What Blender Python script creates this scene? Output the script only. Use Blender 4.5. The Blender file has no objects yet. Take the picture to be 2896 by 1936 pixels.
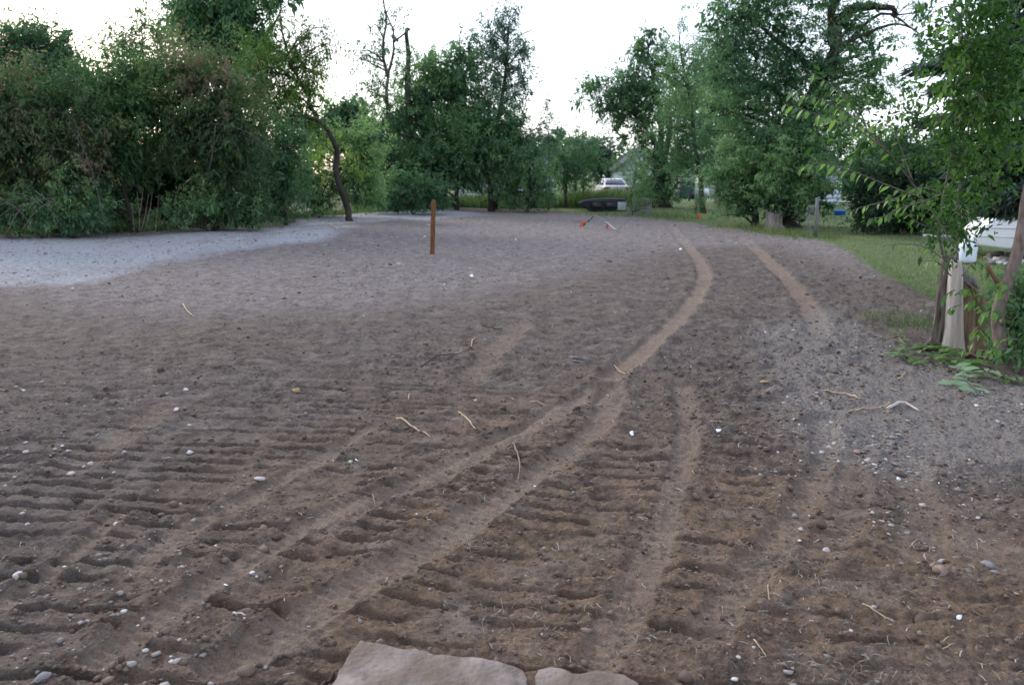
import bpy, math
import numpy as np
from mathutils import Vector
scene = bpy.context.scene
PI = math.pi
# ------------------------------------------------------------------ camera, sky, sun, exposure
F = 2213.0                       # focal length in photo pixels (photo is 2896 x 1936)
PITCH = math.radians(12.06); EYE = 1.6
cam_d = bpy.data.cameras.new('camera'); cam = bpy.data.objects.new('camera', cam_d)
scene.collection.objects.link(cam); scene.camera = cam
cam.location = (0, 0, EYE); cam.rotation_euler = (PI/2 - PITCH, 0, 0)
cam_d.sensor_width = 36; cam_d.lens = 36*F/2896; cam_d.clip_start = 0.05; cam_d.clip_end = 2000
cam_d.dof.use_dof = True; cam_d.dof.focus_distance = 4.6; cam_d.dof.aperture_fstop = 3.6
world = bpy.data.worlds.new('World'); scene.world = world; world.use_nodes = True
SUN_EL, SUN_AZ = math.radians(14), math.radians(-38)
nt = world.node_tree; nt.nodes.clear()
sky = nt.nodes.new('ShaderNodeTexSky'); sky.sky_type = 'NISHITA'; sky.sun_disc = False
sky.sun_elevation = SUN_EL; sky.sun_rotation = SUN_AZ; sky.air_density = 1.0; sky.dust_density = 1.0
haze_mix = nt.nodes.new('ShaderNodeMixRGB'); haze_mix.blend_type = 'MIX'; haze_mix.inputs[0].default_value = 0.72
haze_mix.inputs[2].default_value = (3.95, 4.2, 5.0, 1)      # thin high overcast
bg = nt.nodes.new('ShaderNodeBackground'); bg.inputs[1].default_value = 0.12
wo = nt.nodes.new('ShaderNodeOutputWorld')
nt.links.new(sky.outputs[0], haze_mix.inputs[1]); nt.links.new(haze_mix.outputs[0], bg.inputs[0])
nt.links.new(bg.outputs[0], wo.inputs[0])
sun_d = bpy.data.lights.new('sun', 'SUN'); sun = bpy.data.objects.new('sun', sun_d); scene.collection.objects.link(sun)
sun_d.energy = 1.0; sun_d.angle = math.radians(14); sun_d.color = (1.0, 0.93, 0.84)
sdir = Vector((math.sin(SUN_AZ)*math.cos(math.radians(27)), math.cos(SUN_AZ)*math.cos(math.radians(27)), math.sin(math.radians(27))))
sun.rotation_euler = sdir.to_track_quat('Z', 'Y').to_euler()
scene.view_settings.view_transform = 'Standard'; scene.view_settings.look = 'None'
scene.view_settings.exposure = 1.7; scene.view_settings.gamma = 1; scene.view_settings.use_curve_mapping = False
try:
    scene.cycles.max_bounces = 6; scene.cycles.diffuse_bounces = 3; scene.cycles.transmission_bounces = 4
    scene.cycles.transparent_max_bounces = 4; scene.cycles.caustics_reflective = False; scene.cycles.caustics_refractive = False
except Exception: pass
# ------------------------------------------------------------------ helpers
cp, sp = math.cos(PITCH), math.sin(PITCH)
def ray(px, py):
    x = (px-1448)/F; y = -(py-968)/F
    return np.array([x, cp + y*sp, -sp + y*cp])
def at(px, py, Y):               # point of the place at depth Y seen at a photo pixel
    d = ray(px, py); return np.array([0, 0, EYE]) + d*(Y/d[1])
def gnd(px, py, z=0.0):          # point on level ground
    d = ray(px, py); t = (z-EYE)/d[2]; return np.array([d[0]*t, d[1]*t])
rng0 = np.random.default_rng(7)
C = scene.collection
def tag(o, label=None, cat=None, group=None, kind=None):
    if label: o['label'] = label
    if cat: o['category'] = cat
    if group: o['group'] = group
    if kind: o['kind'] = kind
    return o
def empty(name, loc, label, cat, group=None, rz=0.0):
    o = bpy.data.objects.new(name, None); C.objects.link(o); o.location = tuple(float(v) for v in loc); o.rotation_euler = (0, 0, rz)
    o.empty_display_size = 0.1
    return tag(o, label, cat, group)
def mesh_data(name, V, Fc, mat=None, smooth=False, attrs=None):
    """V (n,3); Fc array (m,3|4) or a list of such arrays"""
    V = np.asarray(V, dtype=np.float32)
    Fl = Fc if isinstance(Fc, (list, tuple)) else [Fc]
    Fl = [np.asarray(f, dtype=np.int32) for f in Fl if len(f)]
    loops = np.concatenate([f.ravel() for f in Fl]); 
    tot = np.concatenate([np.full(len(f), f.shape[1], dtype=np.int32) for f in Fl])
    start = np.concatenate([[0], np.cumsum(tot)[:-1]]).astype(np.int32)
    me = bpy.data.meshes.new(name)
    me.vertices.add(len(V)); me.vertices.foreach_set('co', V.ravel())
    me.loops.add(len(loops)); me.loops.foreach_set('vertex_index', loops)
    me.polygons.add(len(tot)); me.polygons.foreach_set('loop_start', start)
    try: me.polygons.foreach_set('loop_total', tot)
    except Exception: pass
    if smooth: me.polygons.foreach_set('use_smooth', np.ones(len(tot), dtype=bool))
    for k, a in (attrs or {}).items():
        at_ = me.attributes.new(k, 'FLOAT', 'POINT'); at_.data.foreach_set('value', np.asarray(a, dtype=np.float32))
    me.update(calc_edges=True)
    if mat: me.materials.append(mat)
    return me
def obj(name, me, parent=None, loc=(0, 0, 0), rot=(0, 0, 0)):
    o = bpy.data.objects.new(name, me); C.objects.link(o); o.location = tuple(float(v) for v in loc); o.rotation_euler = rot
    if parent: o.parent = parent
    return o
class MB:                        # collects boxes, tubes, prisms into one mesh
    def __init__(s): s.V = []; s.F = {}; s.n = 0
    def add(s, V, F_):
        V = np.asarray(V, float); s.V.append(V)
        for f in F_: s.F.setdefault(len(f), []).append([i+s.n for i in f])
        s.n += len(V); return s
    def box(s, x0, x1, y0, y1, z0, z1):
        V = [(x, y, z) for z in (z0, z1) for y in (y0, y1) for x in (x0, x1)]
        return s.add(V, [(0,2,3,1),(4,5,7,6),(0,1,5,4),(2,6,7,3),(0,4,6,2),(1,3,7,5)])
    def tube(s, P, R, n=6, cap=True):
        V, Q = tube(P, R, n); s.add(V, [tuple(q) for q in Q])
        if cap:
            k = s.n-len(V); s.F.setdefault(n, []); s.F[n].append([k+i for i in range(n)][::-1]); s.F[n].append([s.n-n+i for i in range(n)])
        return s
    def loft(s, rings, cap=True):
        n = len(rings[0]); V = [p for r in rings for p in r]; Fq = []
        for j in range(len(rings)-1):
            for i in range(n):
                Fq.append((j*n+i, j*n+(i+1) % n, (j+1)*n+(i+1) % n, (j+1)*n+i))
        if cap: Fq += [tuple(range(n))[::-1], tuple((len(rings)-1)*n+i for i in range(n))]
        return s.add(V, Fq)
    def build(s, name, mat, parent=None, smooth=False, bevel=0, loc=(0, 0, 0), rot=(0, 0, 0)):
        V = np.concatenate(s.V); me = mesh_data(name, V, [np.array(f) for f in s.F.values()], mat, smooth)
        o = obj(name, me, parent, loc, rot)
        if bevel:
            m = o.modifiers.new('bevel', 'BEVEL'); m.width = bevel; m.segments = 2; m.limit_method = 'ANGLE'; m.angle_limit = 0.6
        return o
def tube(P, R, n=6):
    P = np.asarray(P, float); R = np.broadcast_to(np.asarray(R, float), (len(P),))
    T = np.gradient(P, axis=0); T /= np.linalg.norm(T, axis=1, keepdims=True)+1e-9
    up = np.array([0, 0, 1.0]) if abs(T[0][2]) < 0.9 else np.array([0, 1.0, 0])
    V = []; u = np.cross(T[0], up); u /= np.linalg.norm(u)
    a = np.arange(n)*2*PI/n
    for p, t, r in zip(P, T, R):
        u = u - t*np.dot(u, t); u /= np.linalg.norm(u)+1e-9; v = np.cross(t, u)
        V.append(p + r*(np.cos(a)[:, None]*u + np.sin(a)[:, None]*v))
    V = np.concatenate(V); k = np.arange(n); Q = []
    for j in range(len(P)-1):
        Q.append(np.stack([j*n+k, j*n+(k+1) % n, (j+1)*n+(k+1) % n, (j+1)*n+k], 1))
    return V, np.concatenate(Q)
def smooth_path(P, m=5):         # Catmull-Rom
    P = np.asarray(P, float)
    if len(P) < 3: 
        t = np.linspace(0, 1, m+1)[:, None]; return P[0]*(1-t)+P[-1]*t
    E = np.vstack([2*P[0]-P[1], P, 2*P[-1]-P[-2]]); out = []
    for i in range(len(P)-1):
        a, b, c, d = E[i:i+4]
        for t in np.linspace(0, 1, m, endpoint=False):
            out.append(0.5*((2*b)+(-a+c)*t+(2*a-5*b+4*c-d)*t*t+(-a+3*b-3*c+d)*t**3))
    out.append(P[-1]); return np.array(out)
# numpy value noise
_lat = np.random.default_rng(3).random((512, 512))
def vnoise(x, y):
    xi = np.floor(x).astype(np.int64); yi = np.floor(y).astype(np.int64); fx = x-xi; fy = y-yi
    fx = fx*fx*(3-2*fx); fy = fy*fy*(3-2*fy); xi &= 511; yi &= 511; x1 = (xi+1) & 511; y1 = (yi+1) & 511
    return (_lat[xi, yi]*(1-fx)+_lat[x1, yi]*fx)*(1-fy) + (_lat[xi, y1]*(1-fx)+_lat[x1, y1]*fx)*fy
def fbm(x, y, o=4):
    s = 0; a = 1; t = 0
    for i in range(o):
        s = s + a*vnoise(x*2**i+17.3*i, y*2**i+5.1*i); t += a; a *= 0.5
    return s/t
def sstep(a, b, x):
    t = np.clip((x-a)/(b-a), 0, 1); return t*t*(3-2*t)
# ------------------------------------------------------------------ materials
def new_mat(name):
    m = bpy.data.materials.new(name); m.use_nodes = True; n = m.node_tree; b = n.nodes['Principled BSDF']; return m, n, b
def mat(name, col, rough=0.8, var=0.15, scale=8, metal=0.0, bump=0.0, bscale=30, stretch=None, spec=None, coat=0.0):
    m, n, b = new_mat(name); L = n.links.new
    tc = n.nodes.new('ShaderNodeTexCoord'); mp = n.nodes.new('ShaderNodeMapping'); L(tc.outputs['Object'], mp.inputs[0])
    if stretch: mp.inputs['Scale'].default_value = stretch
    nz = n.nodes.new('ShaderNodeTexNoise'); nz.inputs['Scale'].default_value = scale; nz.inputs['Detail'].default_value = 5; L(mp.outputs[0], nz.inputs['Vector'])
    cr = n.nodes.new('ShaderNodeValToRGB'); c = np.array(col[:3])
    cr.color_ramp.elements[0].position = 0.3; cr.color_ramp.elements[1].position = 0.72
    cr.color_ramp.elements[0].color = (*np.clip(c*(1-var*1.6), 0, 1), 1); cr.color_ramp.elements[1].color = (*np.clip(c*(1+var), 0, 1), 1)
    L(nz.outputs[0], cr.inputs[0]); L(cr.outputs[0], b.inputs['Base Color'])
    b.inputs['Roughness'].default_value = rough; b.inputs['Metallic'].default_value = metal
    b.inputs['Specular IOR Level'].default_value = 0.2 if spec is None else spec
    if coat: b.inputs['Coat Weight'].default_value = coat
    if bump:
        n2 = n.nodes.new('ShaderNodeTexNoise'); n2.inputs['Scale'].default_value = bscale; n2.inputs['Detail'].default_value = 6; L(mp.outputs[0], n2.inputs['Vector'])
        bp = n.nodes.new('ShaderNodeBump'); bp.inputs['Strength'].default_value = bump; bp.inputs['Distance'].default_value = 0.02
        L(n2.outputs[0], bp.inputs['Height']); L(bp.outputs[0], b.inputs['Normal'])
    return m
def ramp_mat(name, stops, rough=0.7, trans=0.0, spec=0.15, attr='tint'):
    m, n, b = new_mat(name); L = n.links.new
    a = n.nodes.new('ShaderNodeAttribute'); a.attribute_name = attr
    cr = n.nodes.new('ShaderNodeValToRGB'); el = cr.color_ramp.elements
    while len(el) < len(stops): el.new(0.5)
    for e, (p, c) in zip(el, stops): e.position = p; e.color = (*c, 1)
    L(a.outputs['Fac'], cr.inputs[0]); L(cr.outputs[0], b.inputs['Base Color'])
    b.inputs['Roughness'].default_value = rough; b.inputs['Specular IOR Level'].default_value = spec
    if trans:
        t = n.nodes.new('ShaderNodeBsdfTranslucent'); mx = n.nodes.new('ShaderNodeMixShader'); mx.inputs[0].default_value = trans
        hs = n.nodes.new('ShaderNodeHueSaturation'); hs.inputs['Saturation'].default_value = 1.15; hs.inputs['Value'].default_value = 1.5
        L(cr.outputs[0], hs.inputs['Color']); L(hs.outputs[0], t.inputs[0])
        L(b.outputs[0], mx.inputs[1]); L(t.outputs[0], mx.inputs[2]); L(mx.outputs[0], n.nodes['Material Output'].inputs[0])
    return m
LEAF = {
 'hedge':  [(0, (.026, .060, .026)), (.5, (.062, .130, .050)), (.78, (.125, .20, .07)), (.9, (.19, .13, .09)), (1, (.20, .13, .10))],
 'hedgeb': [(0, (.030, .058, .028)), (.38, (.060, .118, .050)), (.6, (.115, .150, .065)), (.74, (.17, .12, .095)), (1, (.24, .17, .14))],
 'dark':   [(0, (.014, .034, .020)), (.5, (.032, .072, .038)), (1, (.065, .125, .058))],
 'mid':    [(0, (.026, .064, .038)), (.5, (.058, .128, .066)), (1, (.115, .205, .092))],
 'blue':   [(0, (.034, .074, .060)), (.5, (.075, .148, .112)), (1, (.155, .245, .180))],
 'light':  [(0, (.045, .100, .026)), (.5, (.105, .20, .050)), (1, (.20, .31, .075))],
 'sap':    [(0, (.030, .075, .022)), (.5, (.070, .150, .036)), (1, (.15, .25, .055))],
 'bright': [(0, (.045, .10, .022)), (.5, (.10, .19, .035)), (1, (.20, .30, .060))],
 'plum':   [(0, (.022, .016, .024)), (.5, (.048, .034, .046)), (1, (.085, .07, .075))],
 'spruce': [(0, (.018, .036, .034)), (.5, (.036, .066, .060)), (1, (.075, .12, .11))],
 'weed':   [(0, (.030, .065, .022)), (.5, (.080, .135, .048)), (.8, (.15, .19, .07)), (1, (.27, .21, .13))],
 'lawn':   [(0, (.062, .112, .040)), (.5, (.125, .195, .070)), (.85, (.19, .25, .10)), (1, (.30, .28, .17))],
 'straw':  [(0, (.16, .14, .11)), (.6, (.30, .27, .22)), (1, (.50, .47, .42))],
 'dry':    [(0, (.10, .085, .06)), (.5, (.18, .15, .10)), (1, (.27, .22, .15))],
 'clod':   [(0, (.060, .044, .036)), (.5, (.110, .080, .064)), (1, (.175, .135, .112))],
 'pebble': [(0, (.11, .10, .10)), (.5, (.21, .19, .18)), (.8, (.32, .30, .29)), (1, (.58, .57, .57))],
}
_lm = {}
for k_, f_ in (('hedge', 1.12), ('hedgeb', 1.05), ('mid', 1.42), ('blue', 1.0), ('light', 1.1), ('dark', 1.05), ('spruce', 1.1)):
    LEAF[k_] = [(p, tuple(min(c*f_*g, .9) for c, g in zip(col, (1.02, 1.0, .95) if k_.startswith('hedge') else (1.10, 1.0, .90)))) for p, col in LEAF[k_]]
def leafmat(k):
    if k not in _lm:
        tr = 0.0 if k in ('clod', 'pebble', 'straw', 'dry') else (0.12 if k == 'spruce' else 0.38)
        _lm[k] = ramp_mat(k+'_leaf', LEAF[k], 0.6 if tr else 0.85, tr, 0.25 if tr else 0.12)
    return _lm[k]
M_bark = mat('bark', (.048, .040, .036), .9, .35, 12, bump=.9, bscale=18, stretch=(3, 3, .6))
M_barkg = mat('grey_bark', (.095, .085, .080), .9, .35, 12, bump=.9, bscale=18, stretch=(3, 3, .6))
M_twig = mat('twig', (.13, .11, .10), .85, .25, 20)
M_stemr = mat('sapling_bark', (.19, .145, .125), .7, .3, 25, bump=.4, bscale=40, stretch=(1, 1, .4))
M_stemg = mat('sapling_grey', (.20, .18, .15), .7, .35, 30, bump=.5, bscale=50)
M_stake = mat('stake_wood', (.165, .075, .032), .75, .3, 10, bump=.3, bscale=30, stretch=(4, 4, .5))
M_cutwood = mat('cut_wood', (.36, .27, .19), .8, .2, 10, bump=.4, bscale=25, stretch=(3, 3, .4))
M_palewood = mat('pale_wood', (.62, .53, .47), .75, .22, 7, bump=.5, bscale=22, stretch=(5, 5, .35))
M_weatherwood = mat('weathered_wood', (.17, .16, .165), .9, .3, 8, bump=.6, bscale=25, stretch=(4, 4, .4))
M_orange = mat('orange_flag', (.95, .16, .05), .55, .08, 6)
M_wire = mat('wire', (.25, .25, .26), .5, .15, 10, metal=.6)
M_steel = mat('galvanised_steel', (.27, .28, .31), .45, .15, 12, metal=.5)
M_black = mat('black_shell', (.010, .012, .018), .62, .3, 6, spec=.18)
M_glass = mat('dark_glass', (.015, .018, .022), .25, .1, 4, spec=.35)
M_paleglass = mat('pale_glass', (.30, .33, .36), .2, .15, 6, spec=.5)  # pale tone; on the camper shell it paints in reflected sky
M_white = mat('white_paint', (.78, .79, .81), .4, .04, 5, spec=.4)
M_whitecar = mat('white_car_paint', (.52, .52, .55), .3, .05, 4, spec=.5, coat=.4)
M_rubber = mat('rubber', (.02, .02, .02), .9, .2, 20)
M_red = mat('red_lens', (.35, .05, .03), .25, .1, 10)
M_blue = mat('blue_plastic', (.02, .16, .62), .4, .08, 8, spec=.4)
M_navy = mat('navy_paint', (.022, .025, .075), .5, .2, 4)
M_siding = mat('pale_siding', (.50, .55, .62), .7, .06, 4)
M_roof = mat('grey_roof', (.20, .20, .22), .85, .2, 9)
M_slab = None
# ------------------------------------------------------------------ ground
TRK = [  # smooth wheel tracks: photo points on the ground, width m, smoothness, depth
 ([(1890,640),(1940,690),(1990,760),(1965,840),(1880,930),(1728,1058),(1640,1115),(1543,1172),(1400,1250),(1234,1333),(1050,1405),(864,1481),(617,1629),(470,1728),(300,1840)], .14, 1, .020),
 ([(1728,1070),(1703,1180),(1590,1275),(1456,1370),(1345,1450),(1234,1530),(1110,1600),(987,1666),(790,1777),(640,1860)], .15, 1, .024),
 ([(1560,1120),(1470,1200),(1330,1260),(1180,1340),(900,1520)], .07, .6, .012),
 ([(2090,670),(2160,720),(2230,790),(2290,880),(2312,950)], .16, .8, .018),
 ([(1930,1080),(1950,1210),(1905,1380),(1850,1540),(1770,1700),(1700,1860)], .12, .8, .012),
 ([(2330,1180),(2328,1230),(2325,1294),(2270,1410),(2195,1518),(2100,1650),(2009,1778)], .13, .75, .018),
 ([(1470,900),(1400,990),(1330,1060)], .17, .5, .01),
 ([(470,1150),(330,1240),(180,1330)], .16, .45, .01),
 ([(330,1440),(200,1560),(60,1660),(-120,1760)], .09, .8, .012),
 ([(1050,1200),(900,1290),(700,1400),(560,1460),(380,1600)], .11, .7, .012),
 ([(2560,1290),(2600,1420),(2610,1560)], .16, .5, .015),
 ([(2420,1290),(2400,1420),(2330,1560)], .14, .5, .012),
 ([(2700,1500),(2800,1540),(2960,1600)], .25, .7, .01),
]
TRKW = [(smooth_path([gnd(*p) for p in P], 8), w, s, d) for P, w, s, d in TRK]
def polydist(x, y, P):
    best = np.full(x.shape, 1e9); sg = np.zeros(x.shape)
    for a, b in zip(P[:-1], P[1:]):
        d = b-a; L2 = (d**2).sum()+1e-12
        t = np.clip(((x-a[0])*d[0]+(y-a[1])*d[1])/L2, 0, 1)
        ex = x-(a[0]+t*d[0]); ey = y-(a[1]+t*d[1]); r = np.hypot(ex, ey)
        m = r < best; best = np.where(m, r, best); sg = np.where(m, np.sign(d[0]*ey-d[1]*ex), sg)
    return best, sg
def inpoly(x, y, P):
    c = np.zeros(x.shape, bool); n = len(P)
    for i in range(n):
        x1, y1 = P[i]; x2, y2 = P[(i+1) % n]
        if y1 == y2: continue
        k = ((y1 > y) != (y2 > y)) & (x < (x2-x1)*(y-y1)/(y2-y1)+x1); c ^= k
    return c
def softpoly(x, y, P, w):
    P = np.asarray(P); d, _ = polydist(x, y, np.vstack([P, P[:1]])); s = np.where(inpoly(x, y, P), d, -d)
    return sstep(-w, w, s)
GRASS = [gnd(*p) for p in [(1060,580),(1300,586),(1500,589),(1700,605),(1900,622),(2120,650),(2230,664),(2340,686),(2405,708),(2440,748),(2540,798),(2640,848),(2900,880)]] + [np.array([30., 5.]), np.array([400., 20.]), np.array([400., 900.]), np.array([-400., 900.]), np.array([-400., 60.]), np.array([-16., 45.])]
PALE1 = [gnd(*p) for p in [(-300,700),(0,672),(250,668),(560,655),(860,640),(1010,634),(930,668),(760,698),(560,724),(360,752),(230,790),(0,805),(-300,840)]]
PALE2 = [gnd(*p) for p in [(830,618),(1050,598),(1240,590),(1400,604),(1280,613),(1100,622),(900,634),(780,645)]]
GREY = [gnd(*p) for p in [(-400,860),(0,830),(500,900),(1000,880),(1500,800),(1900,700),(2200,690),(2500,780),(2450,640),(1800,600),(800,590),(-500,660)]]
GRAV = [gnd(*p) for p in [(2120,930),(2350,880),(2600,1010),(3000,1080),(3000,1330),(2600,1340),(2300,1270),(2180,1100)]]
LEAFD = [gnd(*p) for p in [(2350,1900),(2000,1900),(2300,1640),(2600,1640),(3000,1700),(3000,1950)]]
def relief(x, y):
    """height of the ground at world x, y and the masks that go with it"""
    Y = y; far = sstep(14, 30, Y)
    z = (fbm(x*.35+9, y*.35+3, 3)-.5)*.16*sstep(1.5, 8, Y) + (fbm(x*1.4, y*1.4+30, 3)-.5)*.04
    grass = softpoly(x, y, GRASS, .16) ; grass = np.clip(grass + (fbm(x*5, y*5, 3)-.5)*1.3*(grass > .02)*(grass < .98), 0, 1)
    pale = np.maximum(softpoly(x, y, PALE1, .7), softpoly(x, y, PALE2, .8)*.85); pale = np.clip(pale*1.1-.85+1.25*fbm(x*.9, y*.45+4, 5)+.55*(fbm(x*9, y*5, 2)-.5), 0, 1)*sstep(0, .3, pale)*1.2; pale = np.clip(pale, 0, 1)
    grey = softpoly(x, y, GREY, 1.0); grav = softpoly(x, y, GRAV, .3)
    smooth = np.zeros_like(x); berm = np.zeros_like(x)
    near = Y < 45
    xi, yi = x[near], y[near]; sm = np.zeros_like(xi); dz = np.zeros_like(xi); bm = np.zeros_like(xi)
    wob = (fbm(xi*3, yi*3, 2)-.5)*.09
    for P, w, s, d in TRKW:
        r, sg = polydist(xi, yi, P); r = r + wob*.7
        wl = w*(.8+.35*sstep(3, 12, yi))
        k = 1-sstep(wl*.55, wl*.95, r); sm = np.maximum(sm, k*s); dz -= k*d*(.5+vnoise(xi*2.5, yi*2.5))
        b = np.exp(-((r-wl*1.15)/(.05+.2*w))**2); bm = np.maximum(bm, b*s)
    sm = sm*np.clip(.55+.85*fbm(xi*2.6+7, yi*2.6, 3), 0, 1); smooth[near] = sm; berm[near] = bm; z[near] += dz
    z += smooth*.004*np.sin((y*.9+x*.45)/.0075)*(y < 5) + berm*(.012+.05*np.maximum(fbm(x*7, y*7, 2)-.45, 0))
    # grouser marks left by a crawler: bars across the ground, grouped in strips
    u = y+.10*x+.05*np.sin(x*1.3)+(fbm(x*.8+40, y*1.2, 2)-.5)*.12
    strip = np.floor((x+.22*y)/.62+.35*np.sin(y*.8)); hsh = (np.sin(strip*127.1)*43758.5) % 1
    ph = u/(.128+.03*hsh)+hsh*3
    w = np.abs(((ph % 1)-.5)*2)                       # 0 at bar centre .. 1
    w = w+(vnoise(x*22, y*9)-.5)*.20+(vnoise(x*5, y*4)-.5)*.08; bar = sstep(.58, .82, w)*(.45+.75*vnoise(x*5+9, y*5))
    keep = sstep(.30, .46, vnoise(x*1.25+hsh*9, np.floor(ph+.5)*3.7+2)) * sstep(.03, .15, np.minimum(((x+.22*y)/.62+.35*np.sin(y*.8)) % 1, 1-((x+.22*y)/.62+.35*np.sin(y*.8)) % 1)+.04)
    zone = np.zeros_like(x)
    for px, py, rx, ry, a in [(330,1450,1.6,1.7,1.), (1640,1480,.85,1.5,.9), (1200,1790,1.5,.5,.8), (1150,1180,1.4,1.4,.65), (2080,1600,.7,1.0,.6),(2420,1550,.7,1.0,.4),(600,1080,1.9,1.3,.36),(700,1600,.8,.7,.9),
                              (2010,900,1.3,3.2,.40), (1950,1240,.6,1.0,.5), (900,820,4.5,3.,.22), (150,1750,.9,.5,.7)]:
        g = gnd(px, py); q = ((x-g[0])/rx)**2+((y-g[1])/ry)**2; zone = np.maximum(zone, a*(1-sstep(.55, 1.35, q)))
    zone *= (1-.85*sstep(.2, .8, smooth))*(1-grass)
    z += -bar*keep*zone*.043
    # crumbs
    cr = (1-.78*smooth)*(1-.6*grass)*(1-far)*(1-.35*zone)
    n1 = fbm(x*11, y*11, 3); n2 = fbm(x*34+3, y*34, 3); n3 = vnoise(x*4.2, y*4.2)
    z += cr*(np.maximum(n1-.46, 0)*.060*(.6+n3) + (n2-.5)*.026 + (fbm(x*62, y*62, 2)-.5)*.012) + (cr < .6)*smooth*(n2-.5)*.010
    clody = softpoly(x, y, [gnd(*p) for p in [(2150,700),(2400,760),(2650,880),(2600,1000),(2100,1250),(1900,1150),(2050,900)]], .4)
    z += clody*(1-smooth)*np.maximum(fbm(x*8+60, y*8, 2)-.5, 0)*.12
    z += softpoly(x, y, [gnd(*p) for p in [(2380,700),(2560,790),(2640,860),(2500,830),(2380,750),(2330,700)]], .25)*.07
    z -= sstep(50, 95, Y)*1.25
    z -= .02
    warm = np.exp(-(((x+.0)/1.7)**2+((y-3.2)/2.6)**2)**1.5)*.9+.55*np.exp(-(((x-1.9)/1.2)**2+((y-2.9)/1.0)**2)); warm = np.clip(warm*(.5+fbm(x*1.5+3, y*1.5, 3)), 0, 1)
    return z, dict(warm=warm, grass=grass, pale=pale, grey=grey, grav=grav, smooth=smooth, berm=berm, clody=clody)
def hgt(x, y):
    return float(relief(np.array([float(x)]), np.array([float(y)]))[0][0])
def hgts(x, y): return relief(np.asarray(x, float), np.asarray(y, float))[0]
# polar sheet, finer towards the viewer's side of the field
th = np.concatenate([np.linspace(-PI, -.72, 26)[:-1], np.linspace(-.71, .71, 771), np.linspace(.72, PI, 26)[1:-1]])
# radii: even steps in view angle from 2 m to 60 m
dep = math.atan(EYE/1.95)+(math.atan(EYE/60)-math.atan(EYE/1.95))*np.linspace(0, 1, 760)**1.12; rr = np.concatenate([[.25, .7, 1.1, 1.5, 1.75], EYE/np.tan(dep), [66, 74, 84, 98, 120, 160, 230, 350, 600, 1000]])
TH, RR = np.meshgrid(th, rr); gx = (RR*np.sin(TH)).ravel(); gy = (RR*np.cos(TH)).ravel()
gz, gm = relief(gx, gy); nT, nR = len(th), len(rr)
I = (np.arange(nR-1)[:, None]*nT+np.arange(nT)[None, :]); J = (np.arange(nR-1)[:, None]*nT+(np.arange(nT)[None, :]+1) % nT)
Q = np.stack([I, J, J+nT, I+nT], -1).reshape(-1, 4)[:, ::-1]
V = np.stack([gx, gy, gz], 1); V = np.vstack([V, [[0, 0, float(gz[:nT].mean())]]]); kc = len(V)-1
T0 = np.stack([np.arange(nT), (np.arange(nT)+1) % nT, np.full(nT, kc)], 1)[:, ::-1]
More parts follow.
